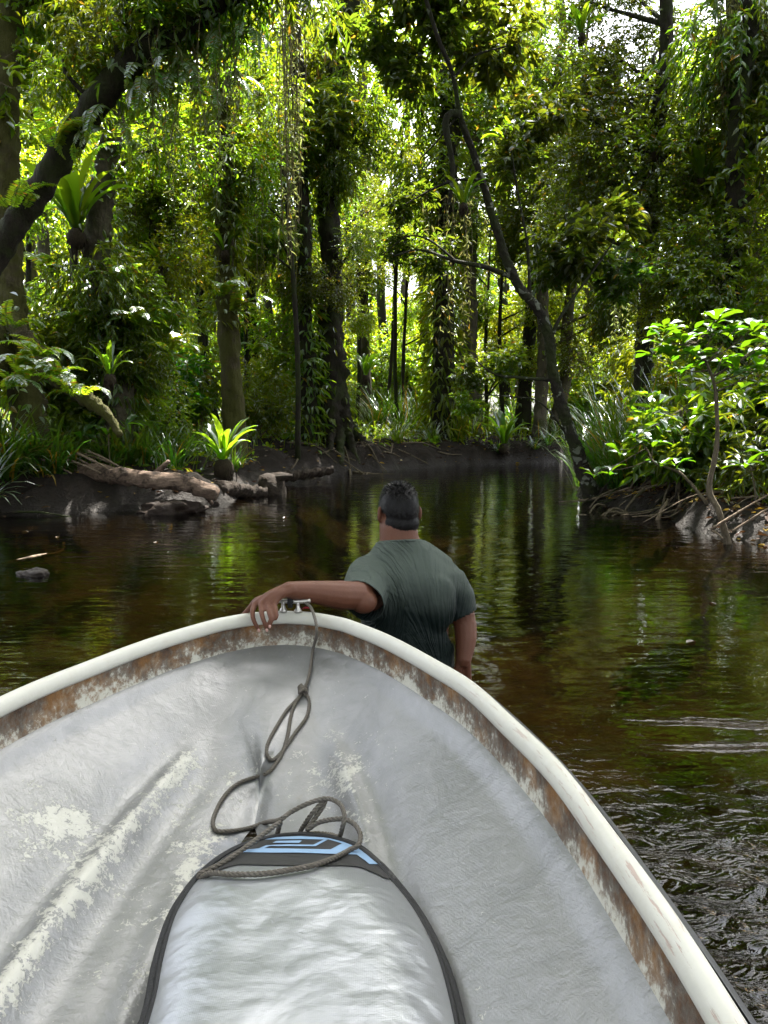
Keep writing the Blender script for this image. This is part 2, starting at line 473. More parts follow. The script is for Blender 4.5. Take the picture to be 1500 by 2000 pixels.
s = NT("hull_outside"); o = s.pos()
M['hull_out'] = s.done(s.principled(s.mix(s.noise(o, 5, 5, .7), (.55, .55, .50), (.36, .36, .32)), .5))
s = NT("black_rubber"); o = s.pos()
M['rubber'] = s.done(s.principled(s.mix(s.noise(o, 20, 4, .6), (.018, .018, .020), (.04, .04, .043)), .5, .4))
s = NT("cleat_metal"); o = s.pos()
M['steel'] = s.done(s.principled(s.mix(s.noise(o, 60, 4, .6), (.55, .53, .50), (.32, .30, .27)), .33, .5, metal=.85))
s = NT("rope_fibre"); o = s.pos()
n = s.noise(o, 180, 3, .7)
M['rope'] = s.done(s.principled(s.mix(s.noise(o, 22, 3, .6), s.mix(n, (.050, .043, .035), (.15, .125, .10)), s.mix(n, (.075, .07, .063), (.20, .185, .165))), .85, .2, normal=s.bump(n, .8, .004)))
s = NT("black_cord"); o = s.pos()
M['cord'] = s.done(s.principled((.012, .012, .013), .7, .3, normal=s.bump(s.noise(o, 120, 2), .6, .003)))

# ------- bag
s = NT("silver_tarpaulin"); o = s.pos()
wv = s.math('ADD', s.n("TexWave", _wave_type='BANDS', _bands_direction='X', Vector=o, Scale=95.0).outputs[1], s.n("TexWave", _wave_type='BANDS', _bands_direction='Y', Vector=o, Scale=95.0).outputs[1])
cr = s.noise(s.mapping(o, (1, 1.25, 1)), 11, 2, .45, .25)
cr2 = s.noise(s.mapping(o, (1, 2.0, 1)), 55, 4, .6, .8)
col = s.mix(s.noise(o, 5, 3), (.28, .290, .306), (.34, .352, .368))
M['tarp'] = s.done(s.principled(col, .32, .5, metal=.62, normal=s.bump(s.math('ADD', s.math('ADD', cr, s.math('MULTIPLY', cr2, .07)), s.math('MULTIPLY', wv, .004)), .38, .020)))
s = NT("black_webbing"); o = s.pos()
M['webbing'] = s.done(s.principled(s.mix(s.noise(o, 150, 3), (.010, .010, .011), (.030, .030, .032)), .75, .3, normal=s.bump(s.noise(o, 220, 2), .5, .003)))
s = NT("tip_black_fabric"); o = s.pos()
M['tip_black'] = s.done(s.principled(s.mix(s.noise(o, 60, 4), (.014, .014, .015), (.032, .031, .031)), .55, .4, normal=s.bump(s.noise(o, 40, 4), .3, .004)))
s = NT("tip_blue_print"); o = s.pos()
M['tip_blue'] = s.done(s.principled(s.mix(s.noise(o, 40, 4), (.19, .30, .46), (.23, .35, .51)), .5, .4, normal=s.bump(s.noise(o, 40, 4), .3, .004)))

# ------- person
s = NT("skin"); o = s.pos()
n = s.noise(o, 14, 4, .6); n2 = s.noise(o, 260, 3, .6)
col = s.mix(n, (.085, .031, .017), (.130, .052, .030))
M['skin'] = s.done(s.principled(col, s.math('ADD', .42, s.math('MULTIPLY', n2, .2)), .28, normal=s.bump(s.math('ADD', n2, s.math('MULTIPLY', s.noise(o, 60, 3), .7)), .30, .004), Subsurface__Weight=.12, Subsurface__Radius=(.02, .008, .005), Subsurface__Scale=.4))
s = NT("finger_nail")
M['nail'] = s.done(s.principled((.40, .23, .19), .3, .5))
s = NT("hair_black"); o = s.pos()
M['hair'] = s.done(s.principled((.0045, .004, .004), .5, .14))
s = NT("hair_wet_strands"); M['hair_wet'] = s.done(s.principled((.0045, .004, .004), .36, .17))
s = NT("shirt_grey_green"); o = s.pos()
x_, y_, z_ = s.sep(o)
warp = s.math('MULTIPLY', s.math('SUBTRACT', s.noise(o, 9, 5, .7), .5), .12)
dA = s.n("VectorMath", _operation='DISTANCE', i0=s.mapping(o, (1, .5, .85)), i1=(-.10, 2.9 * .5, .32 * .85)).outputs["Value"]
angA = s.math('ARCTAN2', s.math('SUBTRACT', x_, -.10), s.math('SUBTRACT', z_, .32))
def crease(a, b, fa, fb):
    v = s.n("CombineXYZ", X=s.math('MULTIPLY', a, fa), Y=s.math('MULTIPLY', b, fb), Z=.0).outputs[0]
    q = s.noise(v, 1.0, 2, .5, .15)
    return s.ramp(s.math('ABSOLUTE', s.math('SUBTRACT', q, .5)), [(.0, (0, 0, 0)), (.15, (1, 1, 1))])
dB = s.n("VectorMath", _operation='DISTANCE', i0=s.mapping(o, (1, 0, 1)), i1=(.235, 0, .02)).outputs["Value"]
ang = s.math('ARCTAN2', s.math('SUBTRACT', x_, .235), s.math('SUBTRACT', z_, .02))
wa = crease(s.math('ADD', dA, s.math('MULTIPLY', warp, .25)), angA, 44.0, .9)
wb = crease(s.math('ADD', ang, s.math('MULTIPLY', warp, .5)), dB, 9.0, 2.6)
sel = s.n("MapRange", Value=x_, i1=.07, i2=.12, i3=0.0, i4=1.0).outputs[0]
wr = s.math('ADD', s.math('MULTIPLY', s.math('SUBTRACT', 1.0, sel), wa), s.math('MULTIPLY', sel, wb))
mask = s.n("MapRange", Value=z_, i1=.05, i2=.35, i3=.35, i4=1.0).outputs[0]
patch = s.ramp(s.noise(o, 9, 3, .6), [(.32, (.35, .35, .35)), (.60, (1, 1, 1))])
lown = s.noise(s.mapping(o, (1, 1, 2.2)), 15, 4, .6, .8)
hgt = s.math('ADD', s.math('MULTIPLY', s.math('MULTIPLY', wr, mask), patch), s.math('MULTIPLY', lown, s.n("MapRange", Value=z_, i1=.1, i2=.3, i3=1.5, i4=.25).outputs[0]))
wetf = s.n("MapRange", Value=s.math('ADD', z_, s.math('MULTIPLY', s.noise(o, 6, 4), .22)), i1=.40, i2=.56, i3=1.0, i4=0.0).outputs[0]
colS = s.mix(wetf, (.064, .078, .067), (.0062, .0108, .0098))
M['shirt'] = s.done(s.principled(colS, s.math('SUBTRACT', .80, s.math('MULTIPLY', wetf, .28)), .12, normal=s.bump(hgt, 1.0, .0075)))
s = NT("shorts_dark"); M['shorts'] = s.done(s.principled((.012, .014, .018), .8, .2))
s = NT("red_cloth"); M['red'] = s.done(s.principled((.25, .02, .03), .7, .2))
s = NT("wet_stone"); o = s.pos()
n = s.noise(o, 16, 6, .7)
M['stone'] = s.done(s.principled(s.mix(n, (.012, .009, .007), (.05, .036, .028)), .6, .4, normal=s.bump(n, .8, .03)))

s = NT("mud_clod"); o = s.pos()
n = s.noise(o, 12, 6, .65)
M['mudclod'] = s.done(s.principled(s.mix(n, (.008, .0055, .004), (.030, .020, .015)), .6, .15, normal=s.bump(n, .9, .04)))

# ------------------------------------------------------------------ ground and water
SHORE = np.array([(-16, -14), (-9, -4), (-6.5, 3), (-5.2, 6.6), (-4.1, 8.0), (-3.2, 8.55), (-2.2, 9.0), (-1.95, 9.7), (-1.88, 11.2), (-1.75, 12.6),
                  (-1.35, 13.9), (-.4, 14.8), (.6, 15.9), (1.6, 16.8), (3, 17.6), (5, 18.2), (7, 18.6), (10, 20), (16, 24), (19, 22), (13, 18.4), (8, 16.8), (5.2, 14.9),
                  (3.5, 12.6), (2.8, 11.2), (2.68, 10.2), (2.72, 9.6), (2.85, 8.6), (3.0, 7.7), (3.02, 6.9), (3.10, 6.0), (3.5, 4.6), (4.6, 2.2), (8, -4), (14, -14)], dtype=float)
_nz1, _nz2, _nz3 = SN(1, 1.3), SN(2, 4.5), SN(3, 14.0, 14)
def shore_dist(X):
    """signed distance to the waterline: positive on land"""
    X = np.asarray(X, dtype=float)
    A, B = SHORE, np.roll(SHORE, -1, 0)
    d = np.full(len(X), 1e9); inside = np.zeros(len(X), bool)
    for a, b in zip(A, B):
        ab = b - a
        t = np.clip(((X - a) @ ab) / (ab @ ab), 0, 1)
        d = np.minimum(d, np.linalg.norm(X - a - t[:, None] * ab, axis=1))
        c = ((a[1] > X[:, 1]) != (b[1] > X[:, 1]))
        xx = (b[0] - a[0]) * (X[:, 1] - a[1]) / (b[1] - a[1] + 1e-12) + a[0]
        inside ^= c & (X[:, 0] < xx)
    return np.where(inside, -d, d)
def ground_z(x, y):
    X = np.stack([np.ravel(x), np.ravel(y)], -1).astype(float)
    d = shore_dist(X) + .10 * _nz2(X) + .05 * _nz3(X)
    bankh = .30 + .22 * smooth01((X[:, 1] - 10) / 5) + .10 * smooth01((-X[:, 0] - 1) / 3)
    land = .02 + bankh * (1 - np.exp(-np.maximum(d, 0) / .28)) + .05 * np.maximum(d, 0) / (1 + .12 * np.maximum(d, 0)) * .8
    land = land + .05 * _nz2(X) * smooth01(d / .5) + .018 * _nz3(X) + .10 * _nz1(X * .5) * smooth01(d / 3)
    dep = -.98 * smooth01(np.maximum(-d, 0) / 2.1) ** .8 - .02 + .05 * _nz1(X)
    # gravel bar to the right of the boat, shallow
    bar = np.exp(-(((X[:, 0] - 2.0) / .8) ** 2 + ((X[:, 1] - 1.9) / 1.0) ** 2))
    dep = np.minimum(dep + .75 * bar * (dep < -.25), -.16)  * smooth01(-d / .6 + .02)
    return np.where(d > 0, land, dep)

def grid_sheet(xs, ys):
    X, Y = np.meshgrid(xs, ys)
    nx, ny = len(xs), len(ys)
    i = (np.arange(ny - 1)[:, None] * nx + np.arange(nx - 1)[None]).ravel()
    F = np.stack([i, i + 1, i + nx + 1, i + nx], -1)
    return X.ravel(), Y.ravel(), F
gx = np.concatenate([np.linspace(-600, -60, 10), np.linspace(-55, -12, 24), np.arange(-11, 12, .085), np.linspace(12, 55, 24), np.linspace(60, 600, 10)])
gy = np.concatenate([np.linspace(-600, -60, 8), np.linspace(-55, -4, 24), np.arange(-3.6, 4.5, .25), np.arange(4.6, 24, .085), np.linspace(24.2, 60, 60), np.linspace(65, 600, 12)])
X, Y, F = grid_sheet(gx, gy)
V = np.stack([X, Y, ground_z(X, Y)], -1)
ground = put("ground", build_mesh("ground", V, [F]), M['mud'])
tag(ground, "dark muddy banks and bed of the creek", kind='structure')
X, Y, F = grid_sheet(np.linspace(-20, 24, 12), np.linspace(-16, 28, 12))
water = put("water", build_mesh("water", np.stack([X, Y, X * 0], -1), [F]), M['water'])
tag(water, "tea-brown creek water with ripples and leaf reflections", kind='structure')

# ------------------------------------------------------------------ boat
BX, BY, RZ = -.345, 2.640, .380
_s = np.array([0, .010, .025, .05, .085, .13, .30, .55, .80, 1.2, 1.6, 2.0, 3.0, 4.8])
_w = np.array([0, .06, .105, .148, .192, .240, .362, .490, .592, .684, .726, .742, .755, .70])
half = spline(np.stack([_s, _w], -1), 260)
rimR = np.stack([BX + half[:, 1] + .012 * half[:, 0], BY - half[:, 0]], -1)
rimL = np.stack([BX - half[:, 1] + .012 * half[:, 0], BY - half[:, 0]], -1)
rim = np.concatenate([rimL[::-1], rimR[1:]])                 # from left stern round the bow to right stern
srim = np.concatenate([half[::-1, 0], half[1:, 0]])
wrim = np.concatenate([half[::-1, 1], half[1:, 1]])
side = np.concatenate([-np.ones(260), np.ones(259)])
tan_ = np.gradient(rim, axis=0); tan_ /= np.linalg.norm(tan_, axis=1)[:, None]
nin = np.stack([tan_[:, 1], -tan_[:, 0]], -1)                # inward normal
if np.dot(nin[0], [1, 0]) < 0: nin = -nin
arc = np.concatenate([[0], np.cumsum(np.linalg.norm(np.diff(rim, axis=0), axis=1))])
arc -= arc[259]
NR = len(rim)
lumpy = SN(11, 9.0, 8, 1)

def ribbon(prof, name, mat, parent, zwob=.0):
    """prof: list of (inward distance, z below rim); swept round the rim"""
    prof = np.asarray(prof, dtype=float)
    k = len(prof)
    wob = lumpy(arc[:, None]) * zwob
    V = np.zeros((NR, k, 3))
    V[:, :, :2] = rim[:, None] + nin[:, None] * prof[None, :, 0, None]
    V[:, :, 2] = RZ + prof[None, :, 1] + wob[:, None]
    pl = np.concatenate([[0], np.cumsum(np.linalg.norm(np.diff(prof, axis=0), axis=1))])
    UV = np.stack([np.broadcast_to(arc[:, None], (NR, k)), np.broadcast_to(pl[None], (NR, k))], -1)
    i = (np.arange(NR - 1)[:, None] * k + np.arange(k - 1)[None]).ravel()
    F = np.stack([i, i + 1, i + k + 1, i + k], -1)
    return put(name, build_mesh(name, V.reshape(-1, 3), [F], uv=UV.reshape(-1, 2)), mat, parent)

boat = thing("boat", "weathered fibreglass skiff bow with white rim and silver-grey inside", "boat", (BX, .4, -.08))
rim_prof = [(.004, -.050), (.0, -.036), (.001, -.018), (.005, -.007), (.010, -.001), (.017, .001), (.024, -.001), (.030, -.006), (.0345, -.014), (.037, -.026), (.0365, -.036), (.032, -.042), (.027, -.043)]
ribbon(rim_prof, "rim", M['rim'], boat, .0022)
ribbon([(.029, -.040), (.0295, -.066), (.031, -.094), (.034, -.117)], "stained_band", M['stain'], boat, .0)
ribbon([(-.004, -.018), (-.013, -.020), (-.016, -.032), (-.016, -.052), (-.010, -.060), (.004, -.060)], "rubber_strip", M['rubber'], boat)

# inside skin
NV = 70
vpar = np.linspace(0, 1, NV)
S0 = rim + nin * .034
keel_s = srim + .66 * np.exp(-srim / .55)
K = np.stack([np.full(NR, BX) + .012 * keel_s, BY - keel_s], -1)
zS = RZ - .117
zK = -.035 + .125 * np.exp(-srim / .55)
Lrib = np.linalg.norm(K - S0, axis=1)
ridge_fade = smooth01((srim - .10) / .45)
V = np.zeros((NR, NV, 3)); wear = np.zeros((NR, NV))
sho = .045                                                   # shoulder width
wobs = SN(5, 5.0, 10, 2)
for j, v in enumerate(vpar):
    d = v * Lrib
    P = S0 + (K - S0) * v
    # shoulder roll, then flared side to the chine, then floor
    vc = .52 - .10 * np.exp(-srim / .4)
    t = np.clip(v / vc, 0, 1)
    zc = .045 + .06 * np.exp(-srim / .5)
    zside = zS - .020 * smooth01(d / .05) + (zc - zS + .020) * (t ** 1.12)
    t2 = np.clip((v - vc) / (1 - vc), 0, 1)
    z = np.where(v < vc, zside, zc + (zK - zc) * t2 ** .9)
    dr = (v - vc) * Lrib
    rg = np.exp(-np.abs(dr / .030) ** 1.7)
    z = z + ridge_fade * (.032 * rg - .006 * np.exp(-((dr + .06) / .03) ** 2) - .008 * np.exp(-((dr - .07) / .035) ** 2))
    # second stringer nearer the keel
    dr2 = (v - (vc + .60 * (1 - vc))) * Lrib
    z = z + smooth01((srim - .75) / .4) * .012 * np.exp(-(dr2 / .026) ** 2)
    e_ = np.exp(-(srim / .34) ** 1.5) * .9
    z = z * (1 - e_) + (zS + (zK - zS) * v ** 1.08) * e_
    z = z + .0014 * wobs(P) * smooth01(d / .06)
    # keel seam: a little trough
    z = z - .014 * np.exp(-((1 - v) * Lrib / .03) ** 2) * smooth01((srim - .0) / .02)
    V[:, j, :2] = P; V[:, j, 2] = z
    wear[:, j] = np.clip(ridge_fade * np.maximum(rg, .45 * np.exp(-(dr2 / .03) ** 2)), 0, 1) * (side < 0) + .5 * ridge_fade * rg * (side > 0)
pl = np.broadcast_to(vpar[None] * Lrib[:, None], (NR, NV))
UV = np.stack([np.broadcast_to(arc[:, None], (NR, NV)), pl], -1)
i = (np.arange(NR - 1)[:, None] * NV + np.arange(NV - 1)[None]).ravel()
F = np.stack([i, i + 1, i + NV + 1, i + NV], -1)
hull_V, hull_F = V.reshape(-1, 3), F
me = build_mesh("inner_hull", hull_V, [F], uv=UV.reshape(-1, 2))
at_ = me.attributes.new("wear", 'FLOAT', 'POINT')
at_.data.foreach_set("value", wear.ravel().astype(np.float32))
put("inner_hull", me, M['hull'], boat)
hull_bvh = BVHTree.FromPolygons([tuple(v) for v in hull_V], [tuple(int(a) for a in f) for f in F])
# outside skin down below the waterline
NO = 12
V = np.zeros((NR, NO, 3))
Kout = np.stack([np.full(NR, BX) + .012 * keel_s, BY - (srim + .55 * np.exp(-srim / .5))], -1)
for j, v in enumerate(np.linspace(0, 1, NO)):
    V[:, j, :2] = rim + nin * .004 + (Kout - rim) * (v ** 1.7 * .98 + .02 * v)
    V[:, j, 2] = RZ - .05 - (RZ - .05 + .17) * v ** .8
i = (np.arange(NR - 1)[:, None] * NO + np.arange(NO - 1)[None]).ravel()
put("outer_hull", build_mesh("outer_hull", V.reshape(-1, 3), [np.stack([i, i + NO, i + NO + 1, i + 1], -1)]), M['hull_out'], boat)
tr_ = MB()
e0, e1 = rim[0], rim[-1]
tr_.add([(e0[0], e0[1] - .02, RZ - .02), (e1[0], e1[1] - .02, RZ - .02), (e1[0] - .18, e1[1] - .02, -.15), (e0[0] + .18, e0[1] - .02, -.15),
         (e0[0], e0[1] + .02, RZ - .02), (e1[0], e1[1] + .02, RZ - .02), (e1[0] - .18, e1[1] + .02, -.15), (e0[0] + .18, e0[1] + .02, -.15)],
        [(0, 1, 2, 3), (7, 6, 5, 4), (4, 5, 1, 0), (3, 2, 6, 7), (0, 3, 7, 4), (1, 5, 6, 2)])
tr_.build("transom", M['hull_out'], boat, smooth=False)

# ------------------------------------------------------------------ cleat on the bow
cl = thing("mooring_cleat", "small steel mooring cleat on the bow rim beside the hand", "cleat", (-.325, 2.608, RZ + .001))
cz = RZ + .002
cc = np.array([-.325, 2.614])
cdir = np.array([.97, -.10]); cdir /= np.linalg.norm(cdir)
mb = MB()
hs = np.linspace(-.070, .070, 15)
mb.tube([(*(cc + cdir * h), cz + .0335 + .005 * (h / .07) ** 2) for h in hs], .0062 + .002 * np.cos(hs / .07 * 1.3), 10)
mb.build("crossbar", M['steel'], cl)
for sgn in (-1, 1):
    q = cc + cdir * sgn * .026
    mb = MB().tube([(*q, cz - .004), (*q, cz + .002), (*q, cz + .005), (*q, cz + .012), (*q, cz + .024), (*q, cz + .034)], [.0135, .0135, .012, .0075, .0065, .0075], 14)
    mb.build("foot", M['steel'], cl)
tie = thing("cord_lashing", "black cord lashed round the steel mooring cleat", "cord", (-.345, 2.608, cz))
mb = MB()
th = np.linspace(0, 2 * pi * 5.5, 150)
pth = np.stack([cc[0] - .012 + .010 * np.sin(th * .18) + th * .0006, cc[1] + .0135 * np.cos(th), cz + .031 + .0175 * np.sin(th)], -1)
mb.tube(pth, .0042, 6).build("cord_turns", M['cord'], tie)
MB().tube(spline([(cc[0] - .02, cc[1] + .004, cz + .05), (cc[0] - .012, cc[1] + .010, cz + .060), (cc[0] + .002, cc[1] + .004, cz + .056), (cc[0] - .002, cc[1] - .006, cz + .046)], 24), .0045, 6).build("cord_knot", M['cord'], tie)
rg = MB()
rg.tube(spline([(cc[0] + .040, cc[1] + .016, cz + .004), (cc[0] + .055, cc[1] + .013, cz + .009), (cc[0] + .072, cc[1] + .010, cz + .005)], 10), [.003, .004, .005, .0055, .005, .005, .0055, .005, .004, .003], 8, flat=.7)
o = rg.build("cloth_scrap", M['red']); tag(o, "scrap of dark red cloth behind the steel cleat", "cloth")

# ------------------------------------------------------------------ board bag
bag = thing("board_bag", "silver surfboard bag with black edging and blue printed nose", "board bag", (-.13, .9, .06))
edge_px = [(280, 2000), (306, 1880), (330, 1800), (358, 1750), (390, 1710), (430, 1676), (480, 1650), (540, 1635), (600, 1631), (655, 1639), (700, 1655), (735, 1683), (765, 1714), (822, 1790), (870, 1888), (900, 2000)]
BZ = .135
ed = np.array([atz(a, b, BZ)[:2] for a, b in edge_px])
lead = np.array([(-.36, -.45), (-.375, .1), (-.372, .6), (-.365, .85)])
tail = np.array([(.125, .85), (.135, .6), (.145, .1), (.14, -.45)])
outl = np.concatenate([lead, ed, tail])
outl = spline(outl, 240)
mid_x = lambda y: -.125 - .05 * smooth01((y - 1.2) / .35)
NB = 34
tt = np.linspace(0, 1, NB)
cen = np.stack([np.clip(outl[:, 0] * .0 + mid_x(outl[:, 1]), -1, 1), np.minimum(outl[:, 1], 1.20)], -1)
wrk, wrk2 = SN(21, 19, 14, 2), SN(22, 48, 14, 2)
def bag_top(P, e):
    """height above the edge plane; e = 0 at the edge .. 1 on the axis"""
    puff = .050 * np.sin(np.clip(e * 1.9, 0, 1) * pi / 2) ** .75
    y = P[..., 1]
    taper = .55 + .45 * smooth01((1.57 - y) / .22)
    amp = smooth01(e / .12) * smooth01((1.50 - y) / .12)
    Q = P * np.array([1, 1.3])
    return BZ + puff * taper + amp * (.0026 * wrk(Q) + .0006 * wrk2(Q))
Vt = np.zeros((len(outl), NB, 3)); Vb = np.zeros((len(outl), 8, 3))
for j, t in enumerate(tt):
    P = outl + (cen - outl) * t
    Vt[:, j, :2] = P; Vt[:, j, 2] = bag_top(P, t)
for j, t in enumerate(np.linspace(0, 1, 8)):
    P = outl + (cen - outl) * t
    Vb[:, j, :2] = P; Vb[:, j, 2] = BZ - .002 - .055 * np.sin(min(1, t * 1.9) * pi / 2) ** .75
n = len(outl)
def strip_faces(n, k, flip=False):
    i = (np.arange(n - 1)[:, None] * k + np.arange(k - 1)[None]).ravel()
    F = np.stack([i, i + k, i + k + 1, i + 1], -1)
    return F[:, ::-1] if flip else F
mb = MB(); mb.add(Vt.reshape(-1, 3), strip_faces(n, NB)); mb.add(Vb.reshape(-1, 3), strip_faces(n, 8, True))
mb.build("bag_cover", M['tarp'], bag)
bag_bvh = BVHTree.FromPolygons([tuple(v) for v in Vt.reshape(-1, 3)], [tuple(int(a) for a in f) for f in strip_faces(n, NB)])
eo = np.concatenate([outl, np.full((n, 1), BZ)], 1)
MB().tube(eo, .0085, 10, flat=.75).build("edge_binding", M['webbing'], bag)
# zip teeth line inside the binding
eo2 = outl + (cen - outl) * .035
MB().tube(np.concatenate([eo2, (BZ + .010 + np.zeros((n, 1)))], 1), .0045, 6, flat=.6).build("zip_tape", M['webbing'], bag)

def on_surface(px, py, lift, bvhs):
    a, b = (px - 750) / FPX, (py - 1000) / FPX
    r = Vector((a, cos(PITCH) - b * sin(PITCH), -sin(PITCH) - b * cos(PITCH))).normalized()
    best = None
    for bv in bvhs:
        h = bv.ray_cast(Vector((0, 0, CAM_H)), r)
        if h[0] is not None and (best is None or h[3] < best[1]): best = (h[0], h[3], h[1])
    if best is None: return None
    nrm = best[2] if best[2].dot(r) < 0 else -best[2]
    return np.array(best[0] + nrm * lift)

def decal(name, poly, lift, mat, parent, bvh, sub=7, thick=.0):
    """a flat print: polygon in the crop's pixels laid on the cloth"""
    bm = bmesh.new()
    pts = []
    for k in range(len(poly)):
        a, b = np.array(poly[k], float), np.array(poly[(k + 1) % len(poly)], float)
        m = max(1, int(np.linalg.norm(b - a) / 14))
        for q in range(m): pts.append(a + (b - a) * q / m)
    vs_ = [bm.verts.new((p[0], p[1], 0)) for p in pts]
    f = bm.faces.new(vs_)
    bmesh.ops.triangulate(bm, faces=[f])
    bmesh.ops.subdivide_edges(bm, edges=bm.edges[:], cuts=2, use_grid_fill=True)
    bmesh.ops.triangulate(bm, faces=bm.faces[:])
    for v in bm.verts:
        q = on_surface(380 + v.co.x / 3.409, 1540 + v.co.y / 3.409, lift, [bvh])
        if q is None:
            q = atz(380 + v.co.x / 3.409, 1540 + v.co.y / 3.409, BZ + .004 + lift)
        v.co = Vector(q)
    bmesh.ops.recalc_face_normals(bm, faces=bm.faces)
    me = bpy.data.meshes.new(name); bm.to_mesh(me); bm.free()
    for p_ in me.polygons: p_.use_smooth = True
    return put(name, me, mat, parent)
# black nose panel, then the blue print on it (coordinates read off an enlarged view of the nose)
decal("nose_panel", [(85, 590), (130, 530), (230, 440), (340, 375), (440, 330), (540, 303), (640, 292), (760, 292), (880, 305), (985, 330), (1090, 372), (1180, 430), (1270, 505), (1340, 590), (1330, 608), (1270, 606), (1210, 575), (1150, 548), (1090, 527), (1000, 520), (700, 520), (430, 515), (290, 512), (215, 530), (160, 552)], .0022, M['tip_black'], bag, bag_bvh)
for poly in [
    [(120, 555), (180, 505), (300, 445), (330, 437), (480, 440), (700, 440), (900, 448), (1075, 452), (1130, 490), (1160, 516), (1248, 516), (1160, 440), (1020, 372), (900, 345), (870, 345), (980, 378), (905, 418), (560, 412), (440, 410), (360, 418), (300, 443), (200, 490)],
    [(465, 352), (500, 338), (700, 330), (850, 338), (905, 345), (860, 352), (700, 349), (540, 351)],
    [(300, 440), (330, 412), (390, 385), (420, 372), (380, 378), (290, 425), (180, 505), (150, 532)],
    [(430, 410), (480, 390), (620, 385), (790, 387), (860, 352), (890, 350), (805, 397), (500, 396), (465, 410)],
    [(518, 374), (545, 362), (700, 358), (715, 360), (695, 375)],
]:
    decal("blue_print", poly, .0040, M['tip_blue'], bag, bag_bvh)

# ------------------------------------------------------------------ rope
def c6(x, y): return (200 + x / 2, 1300 + y / 2)
RR = .0052
rope_pts = []
def rp(px, py, lift=RR, z=None, bv=None):
    if z is not None: q = atz(px, py, z)
    else:
        q = on_surface(px, py, lift, bv or [hull_bvh, bag_bvh])
        if q is None: q = atz(px, py, .2)
    rope_pts.append(q)
rope_pts += [np.array([cc[0] + .02, cc[1], cz + .047]), np.array([cc[0] + .055, cc[1] - .010, cz + .030]), np.array([cc[0] + .076, cc[1] - .030, cz + .014])]
def rim_pt(px, py, Y): rope_pts.append(at(px, py, Y))
rim_pt(617, 1216, 2.505); rim_pt(618, 1240, 2.490)
for (a, b) in [(613, 1272), (607, 1312), (601, 1338), (592, 1355)]: rp(a, b, RR + .006)
knot = rope_pts[-1]
for a, b in [(802, 125), (808, 160), (795, 210), (752, 268), (715, 322), (690, 352), (662, 372), (644, 362), (640, 340), (650, 300), (682, 240), (720, 180), (758, 140)]: rp(*c6(a, b))
for a, b in [(776, 120), (748, 165), (733, 215), (726, 265), (705, 335), (678, 385), (640, 420), (595, 441), (540, 462), (495, 495), (458, 545), (434, 600), (432, 635), (452, 655), (510, 653), (575, 640), (640, 620)]: rp(*c6(a, b), lift=RR + .001)
for a, b, z in [(690, 603, .165), (740, 570, .18), (800, 540, .195), (865, 520, .20), (905, 526, .20), (935, 550, .195), (946, 590, .185), (938, 630, .165), (924, 668, .13), (890, 660, .10), (840, 655, .09), (775, 655, .11), (795, 612, .15), (830, 565, .18), (868, 528, .192), (862, 550, .183), (835, 590, .165), (800, 640, .145)]:
    rp(*c6(a, b), z=z)
for a, b, z in [(840, 615, .160), (890, 602, .172), (945, 600, .178), (985, 620, .176), (1008, 660, .170), (1000, 700, .166)]: rp(*c6(a, b), z=z)
for a, b in [(965, 735), (910, 765), (840, 792), (760, 810), (640, 828), (520, 832), (430, 826)]: rp(*c6(a, b), lift=RR + .003, bv=[bag_bvh])
for a, b, z in [(385, 828, .150), (378, 815, .155), (410, 800, .160), (470, 770, .165), (560, 710, .170), (640, 650, .172), (692, 614, .172), (690, 630, .155), (680, 668, .11)]: rp(*c6(a, b), z=z)
RP = spline(np.array(rope_pts), 2400)
rope = thing("rope", "grey twisted rope from the cleat, coiled over the board bag nose", "rope", tuple(RP[0]))
T, N, B = frames(RP)
L = np.concatenate([[0], np.cumsum(np.linalg.norm(np.diff(RP, axis=0), axis=1))])
for k in range(3):
    ph = L / .030 * 2 * pi + k * 2 * pi / 3
    Pk = RP + .0026 * (np.cos(ph)[:, None] * N + np.sin(ph)[:, None] * B)
    MB().tube(Pk, .0031, 6).build("strand", M['rope'], rope)
# knot: a few turns round the line
th = np.linspace(0, 2 * pi * 3.2, 90)
kd = (RP[0] * 0 + np.array([.02, -.10, -.05])); kd /= np.linalg.norm(kd)
ka = np.cross(kd, [1, 0, 0]); ka /= np.linalg.norm(ka); kb = np.cross(kd, ka)
kp = knot + np.array([0, -.002, .004]) + kd[None] * ((th / th[-1] - .5) * .026)[:, None] + .0115 * (np.cos(th)[:, None] * ka + np.sin(th * 1.0)[:, None] * kb) + .002 * np.sin(th * 2.3)[:, None] * kd
MB().tube(kp, .0050, 7).build("knot", M['rope'], rope)

# ------------------------------------------------------------------ person wading at the bow
YAW = rad(14)
RX = np.array([cos(YAW), sin(YAW), 0.0])      # towards his right
FW = np.array([-sin(YAW), cos(YAW), 0.0])     # the way he faces
def loft(rings, sides=28, power=2.4):
    """rings: (centre, half width, half depth) with super-elliptic outline"""
    V = []
    a = np.linspace(0, 2 * pi, sides, endpoint=False)
    ca, sa = np.cos(a), np.sin(a)
    sx = np.sign(ca) * np.abs(ca) ** (2 / power); sy = np.sign(sa) * np.abs(sa) ** (2 / power)
    for c, w, d in rings: V.append(np.array(c) + w * sx[:, None] * RX + d * sy[:, None] * FW)
    n = len(rings)
    V = np.concatenate(V + [np.array([rings[0][0]]), np.array([rings[-1][0]])])
    i = np.arange(n - 1)[:, None] * sides; j = np.arange(sides)[None]; j2 = (j + 1) % sides
    F = np.stack([i + j, i + j2, i + sides + j2, i + sides + j], -1).reshape(-1, 4)
    jj = np.arange(sides); o = (n - 1) * sides
    return V, F, np.concatenate([np.stack([np.full(sides, n * sides), (jj + 1) % sides, jj], -1), np.stack([np.full(sides, n * sides + 1), o + jj, o + (jj + 1) % sides], -1)])
